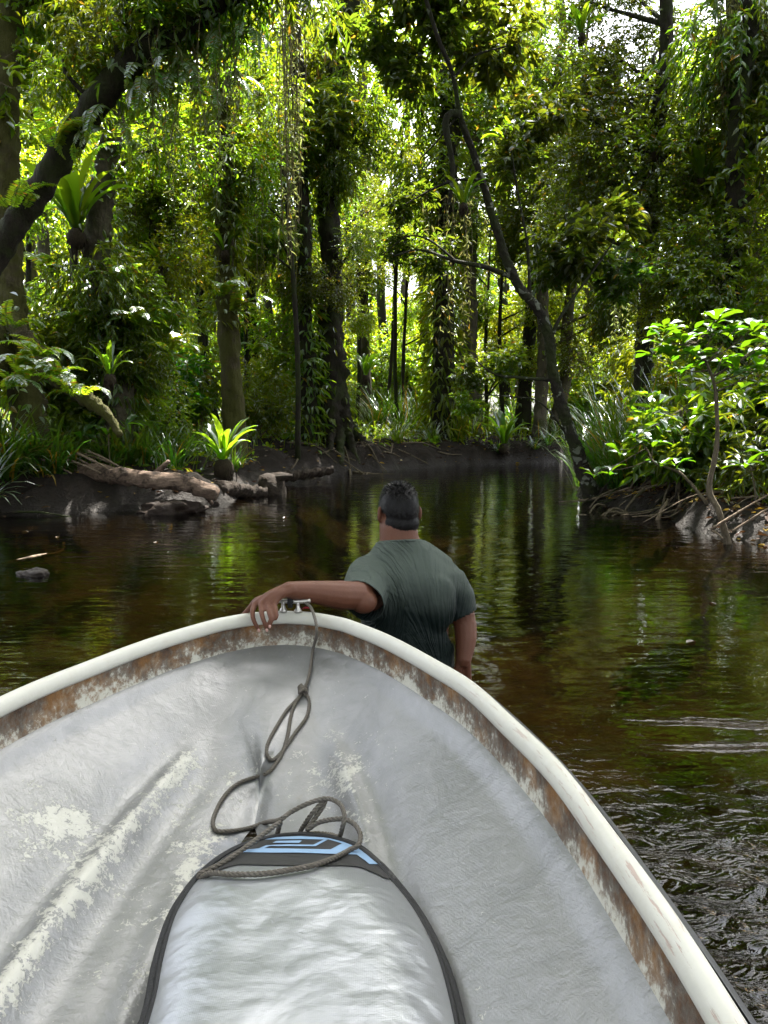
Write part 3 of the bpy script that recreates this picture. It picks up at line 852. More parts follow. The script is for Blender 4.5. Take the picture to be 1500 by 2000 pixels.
def ellipsoid(c, r, axes=None, nu=20, nv=14):
    u = np.linspace(0, 2 * pi, nu, endpoint=False); v = np.linspace(0, pi, nv + 1)[1:-1]
    U, W = np.meshgrid(u, v)
    P = np.stack([np.sin(W) * np.cos(U), np.sin(W) * np.sin(U), np.cos(W)], -1).reshape(-1, 3)
    P = np.concatenate([P, [[0, 0, 1], [0, 0, -1]]]) * np.array(r)
    if axes is None: axes = np.array([RX, FW, [0, 0, 1]])
    P = P @ np.asarray(axes) + np.array(c)
    k = len(v)
    i = np.arange(k - 1)[:, None] * nu; j = np.arange(nu)[None]; j2 = (j + 1) % nu
    F = np.stack([i + j, i + nu + j, i + nu + j2, i + j2], -1).reshape(-1, 4)
    jj = np.arange(nu); top, bot = k * nu, k * nu + 1
    return P, F, np.concatenate([np.stack([np.full(nu, top), jj, (jj + 1) % nu], -1), np.stack([np.full(nu, bot), (k - 1) * nu + (jj + 1) % nu, (k - 1) * nu + jj], -1)])
def limb(mb, pts, radii, n=16, sides=14):
    pts = np.asarray(pts, float)
    m = max(n, len(pts) * 5)
    P = spline(pts, m)
    d = np.concatenate([[0], np.cumsum(np.linalg.norm(np.diff(pts, axis=0), axis=1))])
    r = np.interp(np.linspace(0, d[-1], m), d, radii)
    T, _, _ = frames(P)
    # rounded ends
    P = np.concatenate([[P[0] - T[0] * radii[0] * .7], P, [P[-1] + T[-1] * radii[-1] * .7]])
    r = np.concatenate([[radii[0] * .55], r, [radii[-1] * .55]])
    mb.tube(P, r, sides)
def remesh(mb, name, voxel, smooth_it=5, factor=.5):
    me = mb.mesh(name + "_tmp")
    o = bpy.data.objects.new(name + "_tmp", me); COL.objects.link(o)
    md = o.modifiers.new("r", 'REMESH'); md.mode = 'VOXEL'; md.voxel_size = voxel; md.use_smooth_shade = True
    ms = o.modifiers.new("s", 'SMOOTH'); ms.factor = factor; ms.iterations = smooth_it
    dg = bpy.context.evaluated_depsgraph_get()
    out = bpy.data.meshes.new_from_object(o.evaluated_get(dg)); out.name = name
    bpy.data.objects.remove(o); bpy.data.meshes.remove(me)
    for p_ in out.polygons: p_.use_smooth = True
    return out

person = thing("person", "person in a wet grey-green T-shirt wading waist-deep, hand on the bow", "person", (.12, 3.03, -.95))
zf = -.93
tor = [((.13, 3.03, -.22), .150, .115), ((.125, 3.03, -.12), .172, .130), ((.112, 3.03, .0), .158, .126), ((.102, 3.03, .10), .156, .128),
       ((.096, 3.025, .20), .164, .130), ((.094, 3.02, .30), .180, .132), ((.098, 3.015, .38), .200, .130), ((.095, 3.015, .44), .186, .116),
       ((.086, 3.015, .485), .150, .098), ((.074, 3.018, .528), .112, .084), ((.062, 3.022, .565), .078, .078), ((.056, 3.028, .62), .073, .076), ((.056, 3.04, .66), .070, .078)]
L_SH, L_EL, L_WR = np.array([-.055, 2.975, .437]), np.array([-.085, 2.748, .405]), at(560, 1152, 2.600)
R_SH, R_EL, R_WR = np.array([.248, 3.055, .395]), at(908, 1218, 3.03), at(905, 1292, 2.97)
mb = MB()
mb.add(*loft(tor))
# head: skull, jaw, nape
HC = np.array([.058, 3.040, .690])
HYAW = rad(20)
HR = np.array([cos(HYAW), sin(HYAW), 0]); HF = np.array([-sin(HYAW), cos(HYAW), 0]); HAX = np.array([HR, HF, [0, 0, 1]])
mb.add(*ellipsoid(HC + [0, 0, .006], (.074, .095, .092), HAX))
mb.add(*ellipsoid(HC + HF * .030 + [0, 0, -.055], (.062, .068, .062), HAX))
mb.add(*ellipsoid(HC + HF * .058 + [0, 0, -.086], (.040, .036, .028), HAX))      # chin
mb.add(*ellipsoid(HC - HF * .030 + [0, 0, -.060], (.060, .050, .042), HAX))      # nape roll
nose = [HC + HF * .092 + [0, 0, .010], HC + HF * .104 + [0, 0, -.016], HC + HF * .116 + [0, 0, -.036], HC + HF * .098 + [0, 0, -.046]]
limb(mb, nose, [.009, .011, .015, .012], 10, 10)
for sg in (-1, 1):
    mb.add(*ellipsoid(HC + HF * .090 + HR * sg * .032 + [0, 0, .022], (.020, .008, .007), HAX))   # brow
    mb.add(*ellipsoid(HC + HF * .080 + HR * sg * .038 + [0, 0, -.030], (.020, .016, .018), HAX))  # cheek
mb.add(*ellipsoid(HC + HF * .098 + [0, 0, -.064], (.022, .009, .005), HAX)); mb.add(*ellipsoid(HC + HF * .096 + [0, 0, -.073], (.020, .009, .006), HAX))
# ears
for sg in (-1, 1):
    ec = HC + HR * sg * .079 - HF * .004 + np.array([0, 0, -.020])
    e_ax = np.array([HR * sg * .55 - HF * .83, HF * .55 + HR * sg * .83, [0, 0, 1]])
    mb.add(*ellipsoid(ec, (.020, .007, .032), e_ax))
    th = np.linspace(-.6, 3.9, 18)
    o_ = e_ax[0]
    limb(mb, [ec + e_ax[1] * .004 + o_ * .017 * np.sin(t) + np.array([0, 0, .028 * np.cos(t)]) for t in th], [.0045] * 18, 20, 8)
# shoulders, back muscles
mb.add(*ellipsoid(L_SH + [.03, .01, .0], (.080, .075, .075))); mb.add(*ellipsoid(R_SH + [-.02, 0, -.005], (.080, .075, .080)))
mb.add(*ellipsoid([.20, 2.935, .33], (.075, .045, .11))); mb.add(*ellipsoid([.02, 2.915, .34], (.075, .045, .11)))
limb(mb, [(.02, 3.01, .50), (.06, 3.02, .56)], [.06, .055]); limb(mb, [(.16, 3.03, .485), (.085, 3.02, .555)], [.06, .05])
# arms
limb(mb, [L_SH, L_SH * .5 + L_EL * .5 + [0, 0, -.004], L_EL], [.070, .064, .050])
limb(mb, [L_EL, L_EL * .72 + L_WR * .28 + [0, 0, -.004], L_EL * .35 + L_WR * .65, L_WR], [.051, .053, .040, .029])
mb.add(*ellipsoid(L_EL + np.array([.012, -.012, -.018]), (.050, .046, .046)))
limb(mb, [R_SH, R_SH * .5 + R_EL * .5 + [.012, 0, 0], R_EL], [.066, .058, .046])
limb(mb, [R_EL, R_EL * .6 + R_WR * .4 + [.006, 0, 0], R_WR], [.048, .044, .031])
# left hand: back of the hand up, thumb along the rim, fingers hooked over its inner side
K = {'i': at(497, 1181, 2.565), 'm': at(510, 1180, 2.553), 'r': at(523, 1181, 2.548), 'p': at(535, 1180, 2.550)}
pal = L_WR * .5 + (K['m'] + K['r']) * .25
for a in 'imrp': limb(mb, [L_WR + (K[a] - K['m']) * .5, L_WR * .45 + K[a] * .55 + np.array([0, 0, .008]), K[a]], [.021, .0165, .0115], 12, 10)
fingers = {
    'i': [K['i'], at(493, 1196, 2.535), at(496, 1212, 2.522), at(505, 1230, 2.520)],
    'm': [K['m'], at(511, 1198, 2.520), at(515, 1212, 2.502), at(521, 1229, 2.500)],
    'r': [K['r'], at(526, 1197, 2.515), at(529, 1209, 2.500), at(528, 1222, 2.498)],
    'p': [K['p'], at(538, 1192, 2.525), at(540, 1202, 2.512), at(538, 1210, 2.508)]}
for a, f in fingers.items(): limb(mb, f, [.0105, .0092, .0084, .0066], 18, 10)
limb(mb, [L_WR * .6 + K['i'] * .4, at(503, 1172, 2.585), at(488, 1188, 2.590), at(472, 1203, 2.588)], [.015, .0125, .0105, .0072], 18, 10)
# right hand hanging at the water, fingers loosely curled
RH = R_WR
dn = np.array([.03, -.03, -1.0])
for k, off in enumerate([(-.026, .004), (-.008, .010), (.010, .008), (.026, .0)]):
    b0 = RH + RX * off[0] * .5 + FW * off[1]
    b1 = RH + RX * off[0] + FW * (off[1] + .004) + np.array([0, 0, -.085])
    limb(mb, [b0, b1], [.019, .0125], 10, 10)
    ln = [.070, .082, .076, .060][k]
    limb(mb, [b1, b1 + np.array([0, 0, -ln * .45]) + FW * .006, b1 + np.array([0, 0, -ln * .8]) + FW * .022, b1 + np.array([0, 0, -ln * .95]) + FW * .040], [.0108, .0098, .0088, .0070], 14, 10)
limb(mb, [RH - RX * .018 + [0, 0, -.02], RH - RX * .044 + FW * .012 + [0, 0, -.055], RH - RX * .050 + FW * .020 + [0, 0, -.095]], [.016, .0125, .0085], 12, 10)
# legs standing on the bed
for sg in (-1, 1):
    hip = np.array([.128, 3.03, -.20]) + RX * sg * .088
    kn = np.array([.13, 3.06 + .06 * sg, -.52]) + RX * sg * .10
    an = np.array([.13, 3.03 + .12 * sg, -.87]) + RX * sg * .11
    limb(mb, [hip, kn], [.092, .062]); limb(mb, [kn, kn * .6 + an * .4 - FW * .012, an], [.060, .058, .036])
    limb(mb, [an + [0, 0, -.02] - FW * .03, an + FW * .07 + [0, 0, -.045], an + FW * .17 + [0, 0, -.055]], [.038, .034, .022])
body_me = remesh(mb, "body", .0042, 4)
put("body", body_me, M['skin'], person)
# nails
for f in [fingers['i'], fingers['m'], fingers['r'], [at(488, 1188, 2.590), at(472, 1203, 2.588)]]:
    d = np.array(f[-1]) - np.array(f[-2]); d /= np.linalg.norm(d)
    up = np.array([-.1, -.75, .65]) if f is not None else 0
    up = up - d * np.dot(up, d); up /= np.linalg.norm(up)
    c = np.array(f[-1]) + up * .0052 + d * .002
    MB().add(*ellipsoid(c, (.0048, .0065, .0014), np.array([np.cross(d, up), d, up]), 12, 8)).build("fingernail", M['nail'], person)

# T-shirt
mb = MB()
grow = []
for (c, w, d) in tor[:10]:
    z = c[2]
    k = .012 + .009 * smooth01((.25 - z) / .3) + .004 * smooth01((.45 - z) / .1)
    if z > .5: k = .010
    grow.append((c, w + k, d + k * .9))
grow = [((.13, 3.03, -.20), .190, .150)] + grow[1:]
grow.append(((.064, 3.022, .560), .088, .090))
grow.append(((.060, 3.026, .595), .080, .086))
mb.add(*loft(grow))
mb.add(*ellipsoid(L_SH + [.03, .01, .004], (.088, .083, .083))); mb.add(*ellipsoid(R_SH + [-.018, 0, -.003], (.088, .083, .088)))
mb.add(*ellipsoid([.20, 2.932, .33], (.088, .052, .12))); mb.add(*ellipsoid([.02, 2.912, .34], (.088, .052, .12)))
limb(mb, [(.02, 3.01, .495), (.055, 3.02, .545)], [.078, .062]); limb(mb, [(.215, 3.045, .425), (.150, 3.03, .485), (.090, 3.02, .540)], [.084, .076, .060])
ls_dir = (L_EL - L_SH); ls_len = np.linalg.norm(ls_dir); ls_dir /= ls_len
ls_end = L_SH + ls_dir * ls_len * .92 + np.array([.0, 0, -.012])
ls_cut = np.array([-.50, -.78, -.28]); ls_cut /= np.linalg.norm(ls_cut)
ls_hem = at(708, 1170, 2.770)
mb.tube([L_SH, L_SH + (ls_end - L_SH) * .5 + np.array([0, 0, -.010]), ls_end + np.array([.004, 0, -.020]), ls_end + ls_dir * .08 + np.array([.004, 0, -.022])], [.086, .086, .084, .082], 24)
rs_dir = (R_EL - R_SH); rs_len = np.linalg.norm(rs_dir); rs_dir /= rs_len
rs_end = R_SH + rs_dir * rs_len * .86
mb.tube([R_SH, R_SH * .5 + rs_end * .5 + [.01, 0, 0], rs_end], [.082, .076, .070], 24)
shirt = remesh(mb, "t_shirt", .0060, 16, .6)
bm = bmesh.new(); bm.from_mesh(shirt)
kill = []
for f in bm.faces:
    c = np.array(f.calc_center_median()); nn = np.array(f.normal)
    if c[2] < -.17: kill.append(f); continue
    if np.dot(c - ls_hem, ls_cut) > 0 and np.linalg.norm(c - ls_end) < .17 and np.dot(c - L_SH, ls_dir) > .06: kill.append(f); continue
    if np.dot(c - rs_end, rs_dir) > -.010 and np.linalg.norm(c - rs_end) < .12: kill.append(f); continue
    if c[2] > .560 + .018 * np.dot(c - np.array([.066, 3.02, .55]), -FW) / .085: kill.append(f)
bmesh.ops.delete(bm, geom=kill, context='FACES')
# cloth folds with real depth
lowf = SN(31, 22, 12, 3)
for v in bm.verts:
    p = np.array(v.co)
    amp = .0045 * (1 - smooth01((p[2] - .1) / .35)) + .0012
    v.co += v.normal * float(amp * lowf(p * np.array([1, 1, 1.9])))
bm.to_mesh(shirt); bm.free()
so = put("t_shirt", shirt, M['shirt'], person)
md = so.modifiers.new("thick", 'SOLIDIFY'); md.thickness = .0022; md.offset = 1
# collar ring
ring = []
for t in np.linspace(0, 2 * pi, 40):
    ring.append(np.array([.0635, 3.022, .560]) + RX * .084 * cos(t) + FW * .087 * sin(t) + np.array([0, 0, -.017 * sin(t)]))
MB().tube(ring, .0055, 8, caps=False).build("collar", M['shirt'], person)
# shorts
mb = MB(); mb.add(*loft([((.13, 3.03, -.30), .178, .135), ((.127, 3.03, -.18), .182, .140), ((.121, 3.03, -.08), .176, .136)]))
for sg in (-1, 1):
    hip = np.array([.128, 3.03, -.20]) + RX * sg * .088; kn = np.array([.13, 3.06 + .06 * sg, -.52]) + RX * sg * .10
    mb.tube([hip, kn * .8 + hip * .2], [.105, .095], 18)
put("shorts", remesh(mb, "shorts", .012, 3), M['shorts'], person)
# hair: scalp cap and short wet spikes
cap = MB()
cap.add(*ellipsoid(HC + [0, 0, .006] - HF * .003, (.0785, .0985, .0965), HAX, 40, 30))
cap.add(*ellipsoid(HC - HF * .028 + [0, 0, -.050], (.0735, .068, .055), HAX, 30, 20))
capm = remesh(cap, "scalp_cap", .005, 3)
bm = bmesh.new(); bm.from_mesh(capm)
hn = SN(41, 120, 12, 3)
kill = []
for f in bm.faces:
    c = np.array(f.calc_center_median()) - HC
    fw = c @ HF; zz = c[2]
    line = -.092 + .105 * smooth01((fw + .045) / .07) + .06 * smooth01((fw - .055) / .04)
    if abs(c @ HR) > .056 and fw > -.040 and zz < -.008 and zz > -.060 and fw < .03: kill.append(f)
    elif zz < line + .006 * float(hn(np.array(f.calc_center_median()) * .5)): kill.append(f)
bmesh.ops.delete(bm, geom=kill, context='FACES')
for v in bm.verts: v.co += v.normal * float(.0014 * hn(np.array(v.co)))
bm.to_mesh(capm)
hair = put("hair", capm, M['hair'], person)
g = np.random.default_rng(5)
fs = [f for f in bm.faces]
areas = np.array([f.calc_area() for f in fs]); idx = g.choice(len(fs), 7000, p=areas / areas.sum())
Vh, Fh = [], []
crown_c = HC + np.array([.0, -.02, .095])
for q, k in enumerate(idx):
    f = fs[k]; c = np.array(f.calc_center_median()); nrm = np.array(f.normal)
    top = smooth01((c[2] - HC[2] - .035) / .05)
    away = c - crown_c; away -= nrm * (away @ nrm); away /= np.linalg.norm(away) + 1e-6
    d = nrm * (.20 + .55 * top * g.uniform(.2, 1)) + away * (1 - .4 * top) + g.normal(size=3) * (.18 + .35 * top) + np.array([0, 0, -.25 * (1 - top)])
    d /= np.linalg.norm(d)
    ln = (.010 + .010 * top) * g.uniform(.6, 1.25); w = .0013 * g.uniform(.7, 1.4)
    sd = np.cross(d, nrm); sd /= np.linalg.norm(sd) + 1e-6
    b = c - nrm * .001
    m = b + d * ln * .55 + nrm * .001; tp = b + d * ln - nrm * ln * .12
    k0 = len(Vh)
    Vh += [b - sd * w, b + sd * w, m + sd * w * .8, m - sd * w * .8, tp]
    Fh += [(k0, k0 + 1, k0 + 2), (k0, k0 + 2, k0 + 3), (k0 + 3, k0 + 2, k0 + 4)]
bm.free()
o = put("hair_strands", build_mesh("hair_strands", np.array(Vh), [np.array(Fh)]), M['hair_wet'], hair)
o.parent = hair; o.matrix_parent_inverse = Matrix.Identity(4)
tag(o, kind='stuff')

# ------------------------------------------------------------------ foliage meshes (shared by many plants)
UP = np.array([0, 0, 1.0])
def unit(v): return v / (np.linalg.norm(v, axis=-1, keepdims=True) + 1e-9)
def leaves(P, D, N, L, W, fold=.22, droop=.12, base=None):
    """six-cornered leaves: P base, D direction, N face normal, L length, W width"""
    P, D, N = (np.asarray(a, float) for a in (P, D, N))
    n = len(P); L = np.broadcast_to(L, (n,))[:, None]; W = np.broadcast_to(W, (n,))[:, None]
    D = unit(D); S = unit(np.cross(D, N)); N = np.cross(S, D)
    p = lambda a, b, c: P + D * L * a + S * W * b + N * (W * c)
    V = np.stack([P, p(.30, -.46, fold), p(.68, -.40, fold * .8) , P + D * L - N * L * droop, p(.68, .40, fold * .8), p(.30, .46, fold)], 1).reshape(-1, 3)
    i = np.arange(n)[:, None] * 6
    return V, np.concatenate([i + [0, 1, 2, 3], i + [0, 3, 4, 5]])

def clump(seed, R, ntw, lpt, L, W, droop=.25, twl=.45, lobes=8, flat=.8, spread=.55, upn=1.0):
    g = np.random.default_rng(seed)
    lc = unit(g.normal(size=(lobes, 3))) * R * g.uniform(.15, .72, (lobes, 1)) * [1, 1, flat]
    lr = R * g.uniform(.28, .5, lobes)
    k = g.integers(0, lobes, ntw)
    off = unit(g.normal(size=(ntw, 3))) * (g.uniform(0, 1, (ntw, 1)) ** (1 / 2.4)) * lr[k][:, None] * [1, 1, flat]
    C = lc[k] + off
    out = unit(C * .5 + off + g.normal(size=(ntw, 3)) * R * .18 + [0, 0, -R * .08])
    t = np.linspace(.12, 1.0, lpt)
    Pp = (C[:, None] + out[:, None] * (t[None, :, None] * twl * g.uniform(.6, 1.2, (ntw, 1, 1))))
    Pp[..., 2] -= (t ** 2 * twl * droop * .8)[None]
    P = Pp.reshape(-1, 3)
    n = len(P)
    O = np.repeat(out, lpt, 0)
    sd = unit(np.cross(O, UP + g.normal(size=(n, 3)) * .25)) * np.tile(np.where(np.arange(lpt) % 2, 1, -1), ntw)[:, None]
    D = unit(O * .55 + sd * spread + g.normal(size=(n, 3)) * .35 + [0, 0, -droop])
    N = unit(UP * upn + g.normal(size=(n, 3)) * .55)
    V, F = leaves(P, D, N, L * g.uniform(.65, 1.2, n), W * g.uniform(.75, 1.15, n), droop=.15)
    # twigs
    tv, tf, c = [], [], len(V)
    for q in range(0, ntw, 2):
        a, b = lc[k[q]] * .6, C[q] + out[q] * twl
        m = C[q] * .8 + lc[k[q]] * .2 - [0, 0, .05]
        s_ = np.array([.006, .004, 0]) * (1 + R * .35)
        tv += [a - s_, a + s_, m + s_ * .7, m - s_ * .7, b]
        tf += [(c, c + 1, c + 2), (c, c + 2, c + 3), (c + 3, c + 2, c + 4)]; c += 5
    me = build_mesh("foliage", np.concatenate([V, np.array(tv)]), [F, np.array(tf)], smooth=False)
    mi = np.zeros(len(me.polygons), dtype=np.int32); mi[len(F):] = 1
    me.polygons.foreach_set("material_index", mi)
    return me
_cl_cache = {}
CL_SPEC = {   # radius, twigs, leaves per twig, leaf length, leaf width
    'mid': dict(R=1.5, ntw=190, lpt=9, L=.17, W=.065),
    'small': dict(R=1.4, ntw=240, lpt=9, L=.12, W=.055, spread=.8),
    'droop': dict(R=1.4, ntw=170, lpt=10, L=.24, W=.055, droop=.9, upn=.5),
    'large': dict(R=1.1, ntw=95, lpt=7, L=.30, W=.115, twl=.22, spread=.9),
    'far': dict(R=2.6, ntw=170, lpt=9, L=.26, W=.115, twl=.6, lobes=11),
    'lance': dict(R=1.3, ntw=160, lpt=9, L=.26, W=.05, droop=.5, spread=.9),
    'shrub': dict(R=.75, ntw=120, lpt=8, L=.17, W=.065, twl=.3),
}
def clump_mesh(kind, var, mat):
    key = (kind, var, mat)
    if key not in _cl_cache:
        me = clump(hash((kind, var)) % 9973 if False else 100 * list(CL_SPEC).index(kind) + var, **CL_SPEC[kind])
        me.materials.append(M[mat]); me.materials.append(M['twig'])
        _cl_cache[key] = me
    return _cl_cache[key]

def blades(P, az, L, W, lean, bend, segs=5, twist=0.0):
    P = np.asarray(P, float); n = len(P)
    L, W, lean, bend, az = (np.broadcast_to(np.asarray(a, float), (n,)) for a in (L, W, lean, bend, az))
    H = np.stack([np.cos(az), np.sin(az), np.zeros(n)], -1)
    S = np.stack([-np.sin(az), np.cos(az), np.zeros(n)], -1)
    pts = [P]; 
    for k in range(segs):
        a = lean + bend * ((k + .5) / segs) ** 1.6
        pts.append(pts[-1] + (H * np.sin(a)[:, None] + UP * np.cos(a)[:, None]) * (L / segs)[:, None])
    wprof = np.array([.75, 1, 1, .85, .55, .06]) if segs == 5 else np.interp(np.linspace(0, 1, segs + 1), [0, .2, .6, .85, 1], [.7, 1, .95, .6, .05])
    V = np.stack([np.stack([q - S * (W * w * .5)[:, None], q + S * (W * w * .5)[:, None]], 1) for q, w in zip(pts, wprof)], 1)
    V = V.reshape(-1, 3)
    k2 = (segs + 1) * 2
    i = np.arange(n)[:, None, None] * k2 + np.arange(segs)[None, :, None] * 2
    F = (i + np.array([0, 1, 3, 2])).reshape(-1, 4)
    return V, F
def tuft_mesh(seed, n, L, W, r=.12, lean=(.05, .5), bend=(.4, 1.6)):
    g = np.random.default_rng(seed)
    az = g.uniform(0, 2 * pi, n); rr = r * np.sqrt(g.uniform(0, 1, n))
    P = np.stack([rr * np.cos(az + .5), rr * np.sin(az + .5), np.full(n, -.04)], -1)
    return build_mesh("tuft", *(lambda V, F: (V, [F]))(*blades(P, az, L * g.uniform(.55, 1.1, n), W * g.uniform(.7, 1.2, n), g.uniform(*lean, n), g.uniform(*bend, n))), smooth=True)

def frond_mesh(seed, L, pairs, plen, bend=1.6, lean=.3, wid=.16, droopy=.2):
    """a pinnate fern frond growing along +X, up +Z"""
    g = np.random.default_rng(seed)
    k = pairs * 1
    t = np.linspace(0, 1, 16)
    ang = (pi / 2 - lean) - bend * t ** 1.2
    dx = np.cumsum(np.cos(ang)) * L / 16; dz = np.cumsum(np.sin(ang)) * L / 16
    dy = .05 * L * np.sin(t * 2 + seed)
    R = np.stack([dx - dx[0], dy - dy[0], dz - dz[0]], -1)
    tt = np.linspace(.08, .99, k)
    P = np.stack([np.interp(tt, t, R[:, q]) for q in range(3)], -1)
    Tn = unit(np.stack([np.interp(tt, t, np.gradient(R[:, q])) for q in range(3)], -1))
    Sd = unit(np.cross(Tn, UP + 1e-3)); Nn = np.cross(Sd, Tn)
    prof = np.interp(tt, [0, .12, .5, .85, 1], [.45, .85, 1, .6, .12]) * plen
    mb = MB()
    for sg in (-1, 1):
        D = unit(Sd * sg + Tn * .38 - UP * droopy + g.normal(size=(k, 3)) * .10)
        V, F = leaves(P, D, Nn + g.normal(size=(k, 3)) * .15, prof * g.uniform(.85, 1.1, k), np.maximum(L / k * .95, prof * wid), fold=.1, droop=.08)
        mb.add(V, F)
    mb.add(*tube(R, np.linspace(.006, .0015, 16) * (L / .8), 4, caps=False))
    return mb.mesh("frond")
def strap_mesh(seed, L, W, lean, bend, wavy=.05):
    """a bird's-nest frond: long undivided blade, folded on its rib, growing outwards along +X"""
    g = np.random.default_rng(seed)
    n = 14
    t = np.linspace(0, 1, n + 1)
    ang = (pi / 2 - lean) - bend * t ** 1.8
    dx = np.concatenate([[0], np.cumsum(np.cos(ang[1:])) * L / n]); dz = np.concatenate([[0], np.cumsum(np.sin(ang[1:])) * L / n])
    R = np.stack([dx, t * 0, dz], -1)
    nrm = np.stack([-np.sin(ang), t * 0, np.cos(ang)], -1)
    w = W * np.interp(t, [0, .1, .35, .7, .9, 1], [.18, .42, .85, 1, .62, .05]) * .5
    wob = np.sin(t * 21 + g.uniform(0, 6)) * wavy * W
    S = np.array([0, 1.0, 0])
    lft = R - S * w[:, None] + nrm * (w * .35 + wob)[:, None]
    rgt = R + S * w[:, None] + nrm * (w * .35 - wob * .8)[:, None]
    V = np.stack([lft, R, rgt], 1).reshape(-1, 3)
    i = np.arange(n)[:, None] * 3
    F = np.concatenate([i + [0, 1, 4, 3], i + [1, 2, 5, 4]])
    return build_mesh("strap_frond", V, [F])
def big_leaf_mesh(seed, L, W):
    """obovate leaf with a rib, a drooping tip and gently waved margin, along +X"""
    g = np.random.default_rng(seed)
    n = 9; t = np.linspace(0, 1, n + 1)
    R = np.stack([L * t, t * 0, .10 * L * np.sin(t * 2.2) - .20 * L * t ** 2.2], -1)
    w = W * .5 * np.interp(t, [0, .08, .25, .55, .75, .9, 1], [.05, .14, .5, .92, 1, .66, .03])
    wob = .06 * W * np.sin(t * 11 + g.uniform(0, 6))
    S, N = np.array([0, 1.0, 0]), UP
    V = np.stack([R - S * w[:, None] + N * (w * .28 + wob)[:, None], R - S * w[:, None] * .5 + N * (w * .16)[:, None], R, R + S * w[:, None] * .5 + N * (w * .16)[:, None], R + S * w[:, None] + N * (w * .28 - wob)[:, None]], 1).reshape(-1, 3)
    i = np.arange(n)[:, None] * 5
    F = np.concatenate([i + [q, q + 1, q + 6, q + 5] for q in range(4)])
    return build_mesh("big_leaf", V, [F])

FROND_HANG = [frond_mesh(q, .95, 34, .085, bend=2.5 + .2 * q, lean=.9, droopy=.35) for q in range(3)]
FROND_ARCH = [frond_mesh(10 + q, .85, 26, .13, bend=1.5 + .25 * q, lean=.45) for q in range(3)]
for m_ in FROND_HANG + FROND_ARCH: m_.materials.append(M['frond'])
STRAP = [strap_mesh(q, 1.0, .155, .12 + .09 * q, .75 + .20 * q) for q in range(5)]
for m_ in STRAP: m_.materials.append(M['nest'])
BIGLEAF = [big_leaf_mesh(q, .22, .095) for q in range(3)]
for m_ in BIGLEAF: m_.materials.append(M['leaf_large'])
SEDGE = [tuft_mesh(50 + q, 80, 1.35, .024, .16) for q in range(3)]
SEDGE_S = [tuft_mesh(60 + q, 60, .62, .020, .12, (.05, .7), (.5, 1.9)) for q in range(3)]
for m_ in SEDGE + SEDGE_S: m_.materials.append(M['sedge'])

G = np.random.default_rng(2024)
def base_of(p): return np.array([p[0], p[1], float(ground_z(p[0], p[1])[0])])

# ------------------------------------------------------------------ plant builders
def climb_leaves(path, radii, t0, t1, n, L, W, g, out=.05):
    """leaves of climbers hugging a trunk between two fractions of its length"""
    P = spline(path, 60); T, N, B = frames(P)
    t = g.uniform(t0, t1, n) * 59; i = np.clip(t.astype(int), 0, 58)
    a = g.uniform(0, 2 * pi, n)
    r = np.interp(t / 59, np.linspace(0, 1, len(radii)), radii)
    rd = np.cos(a)[:, None] * N[i] + np.sin(a)[:, None] * B[i]
    Q = P[i] + rd * (r + g.uniform(0, out, n))[:, None]
    D = unit(rd * .8 + g.normal(size=(n, 3)) * .45 - UP * .75)
    return leaves(Q, D, unit(rd * .6 + UP * .7 + g.normal(size=(n, 3)) * .3), L * g.uniform(.6, 1.25, n), W * g.uniform(.7, 1.2, n))

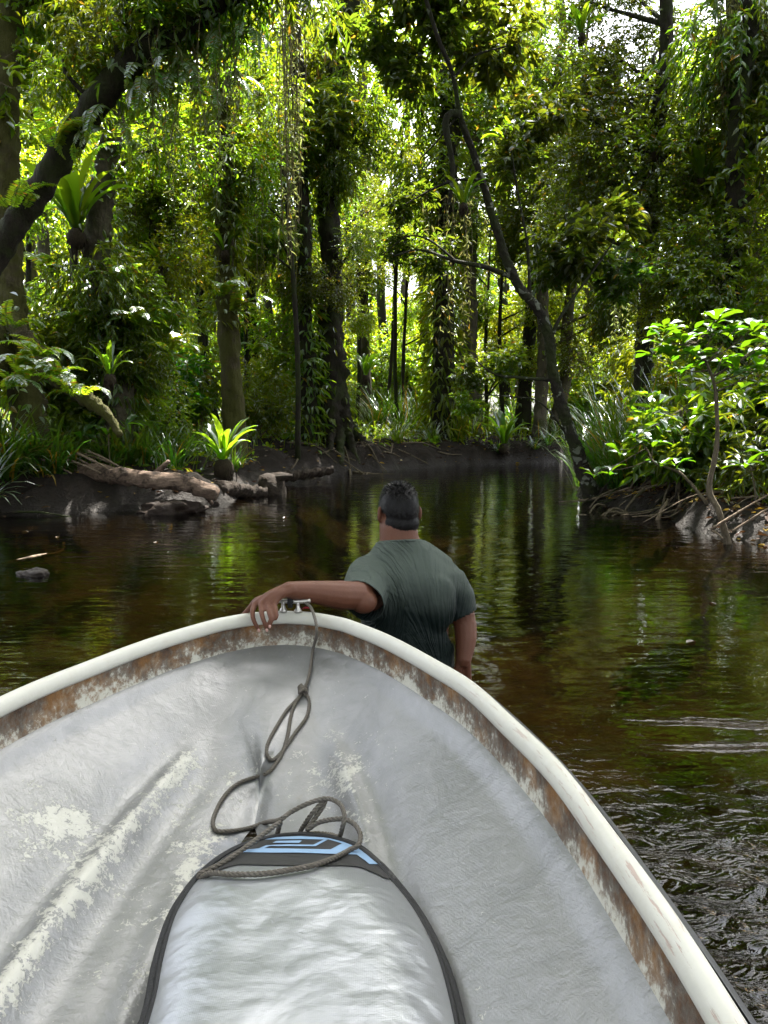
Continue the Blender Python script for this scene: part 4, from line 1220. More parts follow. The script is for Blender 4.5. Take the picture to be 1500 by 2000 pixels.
def tree(name, label, path, radii, bark, crowns, group=None, climb=None, roots=None, cat="tree", limbs=True, seed=0, lump=.10, sides=14):
    """path from the foot upwards; crowns: (centre, kind, variant, material, scale)"""
    g = np.random.default_rng(seed + 77)
    path = np.asarray(path, float)
    b = path[0]
    t = thing(name, label, cat, b, group)
    n = max(12, len(path) * 6)
    P = spline(path, n)
    rr = np.interp(np.linspace(0, 1, n), np.linspace(0, 1, len(radii)), radii)
    P = P + np.stack([SN(seed, 1.6, 6, 1)(P[:, 2:]), SN(seed + 1, 1.6, 6, 1)(P[:, 2:]), 0 * P[:, 2]], -1) * rr.mean() * .35
    mb = MB()
    if rr.max() > .12 and sides > 10:                  # furrowed bark with real relief
        P2 = spline(P, n * 4); r2 = np.interp(np.linspace(0, 1, n * 4), np.linspace(0, 1, n), rr)
        Vt_, *Ft_ = tube(P2 - b, r2, 28, lump=lump, seed=seed)
        ctr = np.repeat(P2 - b, 28, 0)
        dirs = Vt_[:len(ctr)] - ctr
        nz_a, nz_b = SN(seed + 3, 9, 14, 3), SN(seed + 4, 30, 14, 3)
        k_ = 1 + .05 * nz_a(Vt_[:len(ctr)] * [1, 1, .5]) + .075 * nz_b(Vt_[:len(ctr)] * [1, 1, .35])
        Vt_[:len(ctr)] = ctr + dirs * k_[:, None]
        mb.add(Vt_, *Ft_)
    else: mb.tube(P - b, rr, sides, lump=lump, seed=seed)
    if roots:
        for rp_, r_ in roots:
            Vt_, *Ft_ = tube(spline(np.asarray(rp_, float) - b, 60), np.interp(np.linspace(0, 1, 60), np.linspace(0, 1, len(r_)), r_), 16, lump=.2, seed=seed + 5, flat=1.3)
            Vt_ = Vt_ + np.stack([SN(seed + q, 14, 12, 3)(Vt_) for q in range(3)], -1) * np.mean(r_) * .16
            mb.add(Vt_, *Ft_)
    part_at("trunk", mb.mesh("trunk"), M[bark], t)
    if limbs and crowns:
        for c in crowns:
            c = np.asarray(c[0], float)
            dist = np.linalg.norm(P - (c - [0, 0, .8]), axis=1)
            k = int(np.argmin(dist + .15 * np.abs(np.arange(n) - n * .9) / n))
            if dist[k] > 6.5: continue
            a = P[k]
            m = a * .5 + c * .5 + [g.normal() * .15, g.normal() * .15, .05 * dist[k]]
            r0 = min(rr[k] * .55, .022 + .018 * dist[k])
            part_at("branch", MB().tube(spline([a - b, m - b, c - b], 9), np.linspace(r0, r0 * .35, 9), 6, lump=.1, seed=seed).mesh("branch"), M[bark], t)
    for (c, kind, var, mat, sc) in crowns:
        part_at("crown", clump_mesh(kind, var, mat), None, t, np.asarray(c) - b, (g.uniform(-.25, .25), g.uniform(-.25, .25), g.uniform(0, 6.28)), sc)
    if climb:
        mb = MB()
        for (t0, t1, cnt, L, W) in climb[0]: mb.add(*climb_leaves(P - b, radii, t0, t1, cnt, L, W, g, climb[2] if len(climb) > 2 else .06))
        o = part_at("climbing_leaves", mb.mesh("climbing_leaves", False), M[climb[1]], t)
        tag(o, kind='stuff')
    return t

def nest_fern(loc, size, nfr, label, g, tilt=0.0, az0=0.0, mesh_set=None, root=.16, group="bird's-nest ferns perched on trunks"):
    t = thing("nest_fern", label, "fern", loc, group)
    for q in range(nfr):
        az = 2 * pi * q / nfr * 2.39996 * 3 + g.uniform(-.3, .3)
        inner = q / nfr
        k = min(4, int(inner * 5)) if g.uniform() > .2 else int(g.integers(0, 5))
        part_at("frond", STRAP[k], None, t, (.03 * cos(az), .03 * sin(az), 0), (g.uniform(-.15, .15), g.uniform(-.10, .10) + tilt * cos(az - az0), az), size * g.uniform(.72, 1.1))
    mb = MB()
    mb.add(*ellipsoid((0, 0, -.5 * root), (root * .9, root * .9, root), np.eye(3), 12, 8))
    for q in range(26):
        a = g.uniform(0, 6.28); r0 = root * g.uniform(.3, .9)
        mb.tube(spline([(r0 * cos(a), r0 * sin(a), -.5 * root), (r0 * 1.25 * cos(a), r0 * 1.25 * sin(a), -1.1 * root), (r0 * 1.0 * cos(a + .3), r0 * sin(a + .3), -root * g.uniform(1.6, 2.4))], 6), .006, 4)
    part_at("root_ball", mb.mesh("root_ball"), M['rootmass'], t)
    return t

def hanging_fern(loc, nfr, size, label, g, az_c, az_w, meshes, group):
    t = thing("hanging_fern", label, "fern", loc, group)
    for q in range(nfr):
        az = az_c + g.uniform(-az_w, az_w)
        part_at("frond", meshes[int(g.integers(0, 3))], None, t, (g.normal() * .05, g.normal() * .05, 0), (g.uniform(-.3, .3), g.uniform(-.25, .3), az), size * g.uniform(.7, 1.25))
    return t

# ------------------------------------------------------------------ the named trees, by where they stand
def W(px, py, Y): return at(px, py, Y)
def cl(px, py, Y, kind, var, mat, sc=1.0): return (at(px, py, Y), kind, var, mat, sc)

# great leaning trunk on the near left, crown reaching out over the creek
pt = [W(-190, 900, 7.6), W(-110, 700, 7.5), W(-15, 505, 7.4), W(60, 388, 7.3), W(135, 270, 7.2), W(215, 165, 7.1), W(300, 85, 7.0), W(400, 20, 7.0), W(540, -90, 7.0), W(640, -260, 7.2), W(680, -520, 7.4), (-.2, 7.8, 11.0)]
pt[0] = base_of(pt[0])
tree("leaning_tree", "thick dark trunk leaning across the upper left, hung with ferns", pt, [.20, .145, .125, .118, .114, .112, .112, .115, .105, .09, .07, .05], 'bark_dark',
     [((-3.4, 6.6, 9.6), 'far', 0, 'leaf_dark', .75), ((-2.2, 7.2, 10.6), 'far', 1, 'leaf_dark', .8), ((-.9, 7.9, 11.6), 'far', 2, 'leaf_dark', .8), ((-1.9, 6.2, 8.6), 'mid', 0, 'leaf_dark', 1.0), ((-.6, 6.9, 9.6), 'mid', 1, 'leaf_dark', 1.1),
      ((-3.0, 8.4, 12.6), 'far', 1, 'leaf_dark', .8), ((-1.6, 9.0, 13.4), 'far', 0, 'leaf_dark', .8), ((.2, 8.6, 12.0), 'mid', 2, 'leaf_dark', 1.1), ((.9, 8.0, 10.6), 'mid', 1, 'leaf_dark', 1.0),
      cl(280, 0, 7.0, 'droop', 0, 'leaf_dark', .33), cl(210, 60, 7.3, 'lance', 0, 'leaf_dark', .40), cl(130, 150, 7.5, 'lance', 1, 'leaf_mid', .34), cl(330, -40, 7.1, 'lance', 2, 'leaf_dark', .5), cl(410, 10, 7.1, 'droop', 1, 'leaf_dark', .40), cl(520, -70, 7.1, 'droop', 2, 'leaf_dark', .5)],
     climb=([(.35, .62, 330, .13, .045), (.55, .72, 420, .12, .022)], 'leaf_dark', .10), seed=3)
# mossy upright trunk at the left edge
pt = [W(70, 850, 9.2), W(28, 620, 9.2), W(14, 420, 9.2), W(14, 200, 9.2), W(18, 0, 9.2), W(10, -260, 9.2), W(-40, -620, 9.2)]
pt[0] = base_of(pt[0])
g0 = pt[0]
tree("mossy_tree", "upright moss-covered yellow-green trunk at the far left edge", pt, [.24, .155, .135, .13, .13, .12, .07], 'bark_moss',
     [cl(60, 20, 9.6, 'small', 0, 'leaf_mid', .9), cl(150, -60, 9.8, 'mid', 0, 'leaf_mid', .8), cl(-90, 120, 9.4, 'mid', 1, 'leaf_mid', .9), cl(160, -330, 9.4, 'mid', 2, 'leaf_mid', 1.2)],
     roots=[([W(10, 610, 9.1), W(60, 680, 8.9), W(120, 745, 8.7), W(205, 805, 8.5), W(235, 850, 8.4)], [.09, .085, .08, .06, .03]), ([W(30, 640, 9.2), W(-20, 720, 8.9), W(-60, 830, 8.7)], [.12, .14, .10])],
     climb=([(.02, .25, 200, .14, .05)], 'frond', .1), seed=9)
# trunk carrying the big nest fern and a skirt of climbing ferns
pt = [W(228, 800, 10.2), W(228, 690, 10.2), W(205, 560, 10.2), W(190, 470, 10.2), W(200, 330, 10.3), W(238, 190, 10.4), W(262, 60, 10.4), W(280, -140, 10.4), W(300, -420, 10.4)]
pt[0] = base_of(pt[0])
tree("fern_draped_tree", "leaning pale trunk wrapped below in a dark skirt of climbing ferns", pt, [.22, .19, .17, .15, .135, .12, .11, .10, .07], 'bark_pale',
     [cl(120, 600, 10.3, 'droop', 0, 'leaf_dark', .55), cl(190, 560, 9.9, 'droop', 1, 'leaf_dark', .50), cl(290, 600, 10.2, 'lance', 1, 'leaf_mid', .50), cl(230, 660, 9.9, 'droop', 2, 'leaf_dark', .46), cl(120, 680, 10.1, 'lance', 0, 'leaf_dark', .5), cl(330, 520, 10.6, 'mid', 2, 'leaf_mid', .5), cl(285, 700, 10.2, 'lance', 2, 'leaf_dark', .42),
      cl(330, 280, 10.8, 'mid', 0, 'leaf_mid', .55), cl(260, -260, 10.4, 'mid', 1, 'leaf_mid', 1.2)],
     climb=([(.02, .32, 700, .20, .055), (.30, .60, 160, .13, .07)], 'leaf_dark', .28), seed=14)
# straight mid trunk with perched fern
pt = [W(455, 815, 12.2), W(451, 700, 12.2), W(441, 520, 12.2), W(438, 330, 12.2), W(432, 120, 12.2), W(430, -60, 12.2), W(440, -400, 12.2)]
pt[0] = base_of(pt[0])
tree("straight_tree", "straight trunk with mossy foot behind the bright bank fern", pt, [.19, .155, .15, .145, .14, .13, .08], 'bark_moss',
     [cl(470, 190, 12.2, 'small', 1, 'leaf_dark', .7), cl(400, 250, 12.4, 'mid', 1, 'leaf_mid', .6), cl(490, 330, 12.6, 'mid', 2, 'leaf_dark', .6), cl(445, 395, 12.3, 'droop', 1, 'leaf_dark', .32)],
     climb=([(.22, .75, 950, .17, .05), (.3, .5, 200, .26, .05)], 'leaf_dark', .16), seed=20)
# buttressed dark tree on the far bank
pt = [W(655, 852, 15.6), W(650, 760, 15.6), W(645, 610, 15.6), W(643, 450, 15.6), W(650, 300, 15.6), W(666, 150, 15.6), W(680, -20, 15.6), W(690, -260, 15.6), W(700, -520, 15.6)]
pt[0] = base_of(pt[0])
rt = []
for (x1, y1, x2, y2, Y2) in [(640, 800, 612, 868, 15.0), (668, 790, 700, 866, 15.0), (650, 800, 642, 872, 14.7), (660, 810, 668, 874, 14.6), (676, 820, 735, 862, 15.6), (630, 815, 575, 860, 15.5)]:
    e = base_of(W(x2, y2, Y2)); e[2] -= .06
    a = W(x1, y1, 15.5)
    m = a * .45 + e * .55; m[2] -= .12
    rt.append(([W(650 * .6 + x1 * .4, y1 - 60, 15.55), a, m, e], [.10, .11, .075, .035]))
tree("buttressed_tree", "tall black-barked tree with flared buttress roots on the far bank", pt, [.40, .27, .215, .21, .20, .185, .17, .14, .09], 'bark_dark',
     [cl(620, 80, 15.4, 'lance', 0, 'leaf_dark', 1.0), cl(700, 200, 15.4, 'lance', 1, 'leaf_dark', .8), cl(590, 250, 15.2, 'lance', 2, 'leaf_mid', .8), cl(660, 330, 15.2, 'droop', 0, 'leaf_dark', .5), cl(700, 300, 15.8, 'mid', 1, 'leaf_olive', .55), cl(690, 480, 15.0, 'small', 1, 'leaf_olive', .42), cl(650, 560, 15.0, 'small', 2, 'leaf_olive', .50), cl(590, 560, 15.1, 'lance', 1, 'leaf_olive', .42)],
     climb=([(.50, .80, 500, .24, .05), (.02, .2, 160, .2, .06)], 'leaf_dark', .14), roots=rt, seed=31)
# thinner fern-wrapped companion
pt = [W(598, 835, 15.2), W(600, 700, 15.2), W(597, 560, 15.2), W(590, 400, 15.2), W(584, 250, 15.2), W(575, 0, 15.2), W(570, -250, 15.2)]
pt[0] = base_of(pt[0])
tree("companion_tree", "slim dark trunk beside the buttressed tree, ferns up its foot", pt, [.20, .15, .14, .135, .13, .12, .08], 'bark_dark',
     [cl(560, 470, 15.4, 'mid', 2, 'leaf_dark', .6), cl(560, 330, 15.4, 'mid', 0, 'leaf_dark', .7), cl(520, 430, 15.8, 'mid', 1, 'leaf_mid', .6)],
     climb=([(.0, .30, 900, .24, .05), (.3, .6, 260, .18, .05)], 'leaf_dark', .18), seed=37)
# pair of fern-wrapped trunks right of centre
pt = [W(866, 800, 18.0), W(866, 700, 18.0), W(868, 560, 18.0), W(872, 400, 18.0), W(880, 200, 18.0), W(885, 0, 18.0), W(890, -260, 18.0)]
pt[0] = base_of(pt[0])
tree("wrapped_tree", "trunk shaggy with hanging strap ferns behind the leaning creek tree", pt, [.30, .24, .22, .21, .20, .18, .12], 'bark_dark',
     [cl(860, 330, 18.0, 'lance', 0, 'leaf_mid', .8), cl(880, 130, 18.0, 'mid', 0, 'leaf_olive', 1.1), cl(820, 230, 18.2, 'mid', 1, 'leaf_mid', .9), cl(900, 420, 18.0, 'small', 0, 'leaf_olive', .7)],
     climb=([(.0, .42, 1300, .34, .05), (.4, .8, 500, .22, .06)], 'leaf_mid', .22), seed=41)
pt = [W(918, 780, 19.5), W(918, 640, 19.5), W(916, 480, 19.5), W(925, 300, 19.5), W(940, 100, 19.5), W(950, -160, 19.5)]
pt[0] = base_of(pt[0])
tree("bare_tree", "bare brown trunk just right of the shaggy wrapped trunk", pt, [.26, .20, .19, .18, .16, .10], 'bark_pale',
     [cl(960, 240, 19.5, 'mid', 2, 'leaf_olive', 1.2)], seed=44)

# tree leaning out of the water on the right
pt = [np.array([*W(1158, 985, 9.75)[:2], -.35]), W(1150, 960, 9.75), W(1128, 880, 9.7), W(1086, 750, 9.6), W(1063, 630, 9.5), W(1003, 543, 9.4), W(963, 430, 9.3), W(928, 315, 9.2), W(898, 222, 9.1), W(888, 150, 9.0), W(858, 70, 8.9), W(826, -40, 8.8), W(800, -200, 8.8)]
lt = tree("creek_tree", "dark lichen-spotted tree leaning left out of the water at the bank", pt, [.13, .10, .078, .068, .064, .058, .050, .044, .038, .026, .022, .018, .013], 'bark_lichen',
     [cl(1150, 470, 10.0, 'large', 0, 'leaf_creek', .62), cl(1090, 520, 10.2, 'large', 1, 'leaf_creek', .40), cl(1210, 540, 10.0, 'large', 2, 'leaf_creek', .45), cl(880, 40, 9.5, 'large', 0, 'leaf_creek', .55), cl(980, 110, 9.6, 'large', 1, 'leaf_creek', .55), cl(800, 140, 9.6, 'large', 2, 'leaf_creek', .45), cl(790, -40, 9.2, 'large', 1, 'leaf_creek', .6), cl(700, 60, 9.6, 'large', 0, 'leaf_creek', .45), cl(985, 700, 9.9, 'large', 0, 'leaf_mid', .30), cl(925, 730, 9.9, 'large', 2, 'leaf_creek', .28), cl(830, 500, 9.8, 'large', 1, 'leaf_creek', .34), cl(770, 480, 9.6, 'large', 2, 'leaf_creek', .26), cl(1000, 300, 9.8, 'large', 2, 'leaf_creek', .42), cl(800, 400, 9.6, 'large', 0, 'leaf_creek', .30), cl(1060, 220, 9.9, 'large', 1, 'leaf_creek', .45), cl(920, 790, 9.8, 'large', 1, 'leaf_mid', .22)],
     seed=52, lump=.14, limbs=False)
b0 = pt[0]
for pts_, r0, r1 in [
    ([W(898, 222, 9.1), W(875, 225, 9.05), W(872, 262, 9.05), W(884, 320, 9.05), W(878, 400, 9.05)], .045, .02),
    ([W(1003, 543, 9.4), W(950, 522, 9.3), W(890, 510, 9.3), W(820, 488, 9.3), W(770, 500, 9.2)], .035, .008),
    ([W(890, 510, 9.3), W(840, 470, 9.3), W(795, 462, 9.3), W(745, 500, 9.3)], .015, .006),
    ([W(1078, 742, 9.6), W(1020, 738, 9.6), W(965, 730, 9.65), W(925, 700, 9.7)], .028, .008),
    ([W(1075, 660, 9.5), W(1100, 610, 9.5), W(1150, 540, 9.6), W(1200, 470, 9.6)], .026, .010),
    ([W(1035, 590, 9.5), W(1030, 480, 9.5), W(1010, 370, 9.5), W(1000, 300, 9.5)], .022, .008),
    ([W(938, 352, 9.2), W(890, 352, 9.2), W(840, 372, 9.2), W(790, 400, 9.2)], .020, .006),
    ([W(895, 225, 9.1), W(850, 280, 9.1), W(820, 310, 9.1)], .015, .006),
    ([W(888, 150, 9.0), W(925, 110, 9.0), W(990, 90, 9.0)], .016, .008),
    ([W(1128, 880, 9.7), W(1060, 790, 9.6), W(1000, 775, 9.6), W(930, 770, 9.7)], .016, .006)]:
    part_at("branch", MB().tube(spline(np.array(pts_) - b0, 22), np.linspace(r0, r1, 22), 7, lump=.15, seed=7).mesh("branch"), M['bark_lichen'], lt)

# right-hand wall of olive foliage: three trees standing back from the bank
for k, (bx, by, Yb, hx, cr) in enumerate([
    (1250, 900, 12.0, 1280, [(1180, 260, 12, 'small', 0, .8), (1290, 330, 11.8, 'small', 1, .8), (1380, 250, 12, 'small', 2, .8), (1220, 400, 11.8, 'small', 1, .7), (1340, 430, 11.6, 'small', 0, .75), (1130, 340, 12.3, 'small', 2, .7), (1440, 360, 11.8, 'small', 1, .7), (1250, 180, 12.4, 'small', 0, .8), (1120, 210, 12.6, 'small', 1, .7), (1100, 430, 12.4, 'small', 0, .5), (1180, 100, 12.6, 'small', 2, .6), (1310, 70, 12.6, 'small', 1, .5), (1140, 0, 13, 'small', 0, .55), (1240, -10, 13, 'small', 2, .35)]),
    (1420, 880, 10.6, 1440, [(1450, 500, 10.4, 'mid', 0, .6), (1380, 560, 10.4, 'mid', 1, .55), (1500, 600, 10.2, 'mid', 2, .6), (1290, 540, 10.8, 'small', 0, .5), (1440, 660, 10.2, 'mid', 0, .5), (1520, 430, 10.4, 'mid', 1, .7), (1500, 200, 10.8, 'droop', 0, .8), (1440, 110, 11, 'droop', 1, .75), (1560, 60, 10.8, 'droop', 2, .8), (1330, 620, 10.8, 'small', 1, .45), (1580, 300, 10.6, 'mid', 1, .9), (1380, 470, 10.8, 'small', 2, .5)]),
    (1052, 850, 19.0, 1075, [(1010, 280, 19.0, 'mid', 0, 1.1), (1080, 380, 18.8, 'small', 1, 1.1), (1010, 440, 19, 'mid', 2, .85), (1150, 480, 18.6, 'small', 0, 1.0), (1050, 120, 19, 'droop', 1, 1.0), (1180, 620, 18.6, 'droop', 2, .7), (1240, 590, 18.2, 'droop', 1, .7), (1130, 690, 18.8, 'small', 0, .7)])]):
    pt = [base_of(W(bx, by, Yb)), W(bx + 8, 700, Yb), W(hx - 10, 480, Yb), W(hx, 260, Yb), W(hx + 20, 40, Yb), W(hx - 20, -220, Yb)]
    lab = ["small-leaved olive tree filling the upper right beside the white sky gap", "leafy tree at the right edge with drooping strands at its top", "tree with weeping foliage behind the leaning creek tree"][k]
    tree(["olive_leaf_tree", "drooping_tree", "weeping_tree"][k], lab, pt, [.17, .14, .125, .11, .09, .05], ['bark_dark', 'bark_dark', 'bark_pale'][k],
         [cl(a, b, Y_, kd, v, ['leaf_olive', 'leaf_mid', 'leaf_olive'][k] if kd != 'droop' else 'leaf_dark', s_) for (a, b, Y_, kd, v, s_) in cr],
         seed=60 + k, climb=([(.1, .6, 260, .16, .06)], 'leaf_mid', .1))

# slim trunks in the middle distance, each where it shows
slim = [(392, 775, 372, 380, 17, .085), (350, 770, 338, 430, 19, .075), (505, 760, 485, 270, 18, .13), (520, 770, 512, 420, 20, .10), (716, 760, 712, 300, 21, .15), (742, 700, 738, 360, 24, .13), (1022, 770, 1040, 560, 20, .16), (1082, 800, 1120, 540, 19.5, .14), (335, 770, 326, 560, 15, .05), (302, 760, 300, 520, 14, .06), (830, 700, 822, 300, 25, .13), (560, 770, 556, 520, 21, .11), (150, 760, 146, 480, 15, .09), (90, 760, 84, 420, 16, .12), (985, 740, 975, 330, 24, .14), (1210, 790, 1205, 520, 20.5, .15), (1385, 800, 1400, 500, 15, .10), (690, 740, 684, 420, 26, .16), (415, 760, 408, 430, 22, .10), (265, 770, 262, 420, 18, .10)]
for k, (x0, y0, x1, y1, Yb, r) in enumerate(slim):
    b = base_of(W(x0, y0, Yb))
    t1 = W(x1, y1, Yb); tp = W(x1 + (x1 - x0) * .6, y1 - 430, Yb)
    g = np.random.default_rng(300 + k)
    cr = []
    for q in range(4):
        f = [.25, .5, .8, 1.0][q]
        if q > 2 or k in (4, 5, 10, 17): continue
        c = t1 * (1 - f) + tp * f + np.array([g.normal() * .7, g.normal() * .6, 0])
        cr.append((c, ['mid', 'small', 'lance', 'mid'][int(g.integers(0, 4))], int(g.integers(0, 3)), ['leaf_mid', 'leaf_bright', 'leaf_mid', 'leaf_olive'][int(g.integers(0, 4))], g.uniform(.4, .7)))
    tree("slim_tree", "slim dark trunk in the middle of the forest, leaves above", [b, b * .6 + t1 * .4 + [g.normal() * .08, 0, 0], t1, tp], [r * 1.3, r, r * .9, r * .5], ['bark_dark', 'bark_pale', 'bark_dark'][k % 3], cr, group="slim trunks in the middle distance",
         climb=([(.02, .6, 220, .18, .06)], 'leaf_mid', .10) if k % 2 == 0 else None, seed=310 + k, sides=9)

# young trees between the trunks
yt = [(800, 540, 21.0), (775, 470, 22.0), (690, 400, 20.5), (300, 330, 14.0), (420, 480, 16.0), (480, 580, 16.5), (540, 300, 14.0), (545, 620, 17.0), (620, 440, 17.0), (790, 290, 19.0), (960, 560, 20.5), (1000, 420, 20.0), (60, 300, 12.5), (340, 450, 15.0), (1050, 620, 20.5)]
for k, (a, b_, Yb) in enumerate(yt):
    g = np.random.default_rng(400 + k)
    tp = W(a, b_ - 120, Yb); bs = base_of(W(a + g.normal() * 25, 800, Yb))
    cr = []
    for q in range(5):
        f = g.uniform(-.05, 1.0)
        c = W(a + g.normal() * 50, b_ + (f - .3) * 260, Yb + g.normal() * .4)
        cr.append((c, ['small', 'mid', 'lance', 'small'][int(g.integers(0, 4))], int(g.integers(0, 3)), ['leaf_mid', 'leaf_olive', 'leaf_bright', 'leaf_bright'][int(g.integers(0, 4))], g.uniform(.38, .66)))
    tree("young_tree", "young leafy tree filling the space between the trunks", [bs, bs * .6 + tp * .4 + [g.normal() * .2, 0, 0], tp], [.055, .045, .02], 'bark_dark', cr, group="young trees between the trunks", seed=420 + k, sides=7)

# the forest beyond
GAPS = [(790, 465, 22, 45), (765, 548, 20, 14), (1235, 45, 80, 25), (1120, 95, 18, 22), (500, 300, 12, 30), (700, 350, 10, 25)]
def in_gap(p, r):
    d = np.array(p) - [0, 0, CAM_H]
    f = d[1] * cos(PITCH) - d[2] * sin(PITCH); u = d[1] * sin(PITCH) + d[2] * cos(PITCH)
    px, py = 750 + FPX * d[0] / f, 1000 - FPX * u / f
    m = .62 * r * FPX / f
    return any(((px - a) / (w + m)) ** 2 + ((py - b) / (h + m)) ** 2 < 1 for a, b, w, h in GAPS)
nfar = 0
for (Y0, Y1, cnt, hmax, nc) in [(27, 30, 13, 11.5, 5), (33.5, 36, 16, 8.5, 5), (43, 47, 20, 24.0, 9)]:
    for k in range(cnt):
        g = np.random.default_rng(1000 + nfar)
        Yb = Y0 + (Y1 - Y0) * g.uniform()
        x = ((k + g.uniform(.1, .9)) / cnt - .5) * 2 * (Yb * .62 + 2)
        if 26 < Yb < 31 and abs(x - .2) < 4.2: nfar += 1; continue      # the clearing
        b = base_of((x, Yb))
        h = hmax * g.uniform(.75, 1.05)
        top = b + [g.normal() * .8, g.normal() * .5, h]
        r = g.uniform(.10, .26)
        cr = []
        for q in range(nc):
            z = h * (.16 + .88 * (q + g.uniform(0, 1)) / nc)
            c = b + (top - b) * (z / h) + [g.normal() * 1.6, g.normal() * .5, 0]; c[2] = b[2] + z
            if in_gap(c, 2.4 * .8): continue
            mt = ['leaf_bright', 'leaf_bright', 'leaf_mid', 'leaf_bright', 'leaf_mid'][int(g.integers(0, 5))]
            cr.append((c, 'far', int(g.integers(0, 4)), mt, g.uniform(.62, .95)))
        tree("forest_tree", "tree deep in the sunlit forest behind the creek", [b, b * .66 + top * .34 + [g.normal() * .3, 0, 0], b * .33 + top * .67, top], [r * 1.25, r, r * .75, r * .3], ['bark_dark', 'bark_pale', 'bark_moss'][k % 3], cr, group="trees deep in the forest", seed=1100 + nfar, sides=8)
        nfar += 1
# bright thicket in the clearing
for k, (a, b, Yb, sc) in enumerate([(700, 665, 24, .8), (745, 700, 23.5, .8), (795, 690, 24, .9), (835, 705, 24.5, .8), (770, 640, 25.5, .9), (850, 645, 26, .8), (720, 690, 27, 1.0), (800, 700, 28, 1.1), (760, 640, 30, 1.0), (840, 660, 29, .9), (690, 740, 25, .8), (790, 750, 25, .9), (1210, 700, 22, .8), (1170, 730, 20, .7), (330, 700, 22, .8), (365, 650, 24, .8), (480, 690, 23, .8), (560, 640, 25, .9), (920, 690, 26, .9), (1010, 660, 24, .8)]):
    c = W(a, b, Yb); bs = base_of(c)
    g = np.random.default_rng(700 + k)
    tree("sunlit_bush", "bright yellow-green bush in the clearing behind the trunks", [bs, bs * .5 + c * .5, c], [.06, .045, .02], 'twig',
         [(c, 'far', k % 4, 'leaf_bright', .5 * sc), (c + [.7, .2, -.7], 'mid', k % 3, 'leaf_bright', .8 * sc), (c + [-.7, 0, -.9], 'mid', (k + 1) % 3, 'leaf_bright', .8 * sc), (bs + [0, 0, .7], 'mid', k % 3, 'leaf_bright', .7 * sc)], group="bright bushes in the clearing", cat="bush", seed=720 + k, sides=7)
# understorey shrubs behind both banks
sh = [(1330, 800, 8.3), (1510, 850, 7.5), (1485, 770, 8.6), (1560, 760, 8.0), (60, 690, 10), (160, 760, 10.5), (260, 760, 11), (330, 740, 12.5), (390, 730, 14), (500, 760, 14.5), (540, 720, 16), (20, 620, 11), (1290, 720, 13), (1360, 760, 11.5), (1450, 780, 10.5), (1500, 720, 10), (1180, 760, 20), (1240, 680, 14), (880, 740, 20), (480, 640, 18), (300, 640, 14), (1110, 720, 20.5), (430, 690, 18), (1420, 720, 11.5), (1540, 800, 8.6), (560, 680, 18), (640, 690, 20), (-60, 700, 9), (1600, 700, 10)]
for k, (a, b, Yb) in enumerate(sh):
    c = W(a, b, Yb); bs = base_of(c)
    g = np.random.default_rng(800 + k)
    kd = ['shrub', 'lance', 'mid', 'large'][k % 4]
    sc = {'shrub': 1.0, 'lance': .55, 'mid': .5, 'large': .55}[kd]
    mt = ['leaf_mid', 'leaf_dark', 'leaf_mid', 'leaf_large'][k % 4]
    cr = [(c, kd, k % 3, mt, sc), (c * .55 + bs * .45 + [g.normal() * .3, g.normal() * .2, 0], kd, (k + 1) % 3, mt, sc * .85)]
    tree("understorey_shrub", "leafy green shrub growing under the trees behind the bank", [bs, bs * .5 + c * .5 + [g.normal() * .06, 0, 0], c], [.03, .022, .012], 'twig', cr, group="understorey shrubs", cat="shrub", seed=820 + k, sides=7)

# two tall trees whose high crowns roof the creek behind the right bank
for k, (x, y, cs) in enumerate([(6.2, 13.2, [(3.0, 12.0, 9.0), (4.0, 14.0, 11.0), (5.6, 13.0, 10.4)]), (9.6, 15.6, [(2.6, 15.4, 11.8), (4.8, 16.4, 12.6), (6.6, 16.2, 11.6), (1.4, 14.4, 10.4)])]):
    b = base_of((x, y)); tp = np.array([x - 1.2, y - .4, 10.5])
    tree("roofing_tree", ["tall tree behind the right bank, crown above the picture", "tall tree further back on the right, crown above the picture"][k], [b, b * .6 + tp * .4 + [.2, 0, 0], tp], [.24, .18, .08], 'bark_dark', [(np.array(c), 'far', (q + k) % 4, 'leaf_mid', .58) for q, c in enumerate(cs)], seed=1470 + k, sides=11)
# unseen tree added on the right bank so its crown shades the boat
b = base_of((5.9, 6.2)); top = np.array([2.0, 6.6, 10.4])
tree("boat_shade_tree", "unseen added tree on the right bank, crown shading the boat", [b, b * .7 + top * .3 + [.6, 0, .6], b * .3 + top * .7 + [.5, 0, .8], top], [.34, .26, .18, .08], 'bark_dark',
     [(np.array(c), 'far', k % 4, 'leaf_dark', .75) for k, c in enumerate([(.9, 5.2, 9.6), (2.0, 5.6, 10.0), (1.2, 6.8, 10.4), (2.4, 7.2, 10.6), (.4, 7.6, 10.2), (1.6, 8.2, 11.4), (3.0, 6.2, 11.0), (1.0, 5.8, 11.6), (2.2, 7.4, 12.2), (0.0, 6.2, 10.8), (3.4, 7.8, 10.6), (3.9, 5.6, 9.6), (2.6, 4.6, 9.2), (1.6, 4.2, 9.0)])], seed=1490, sides=12)
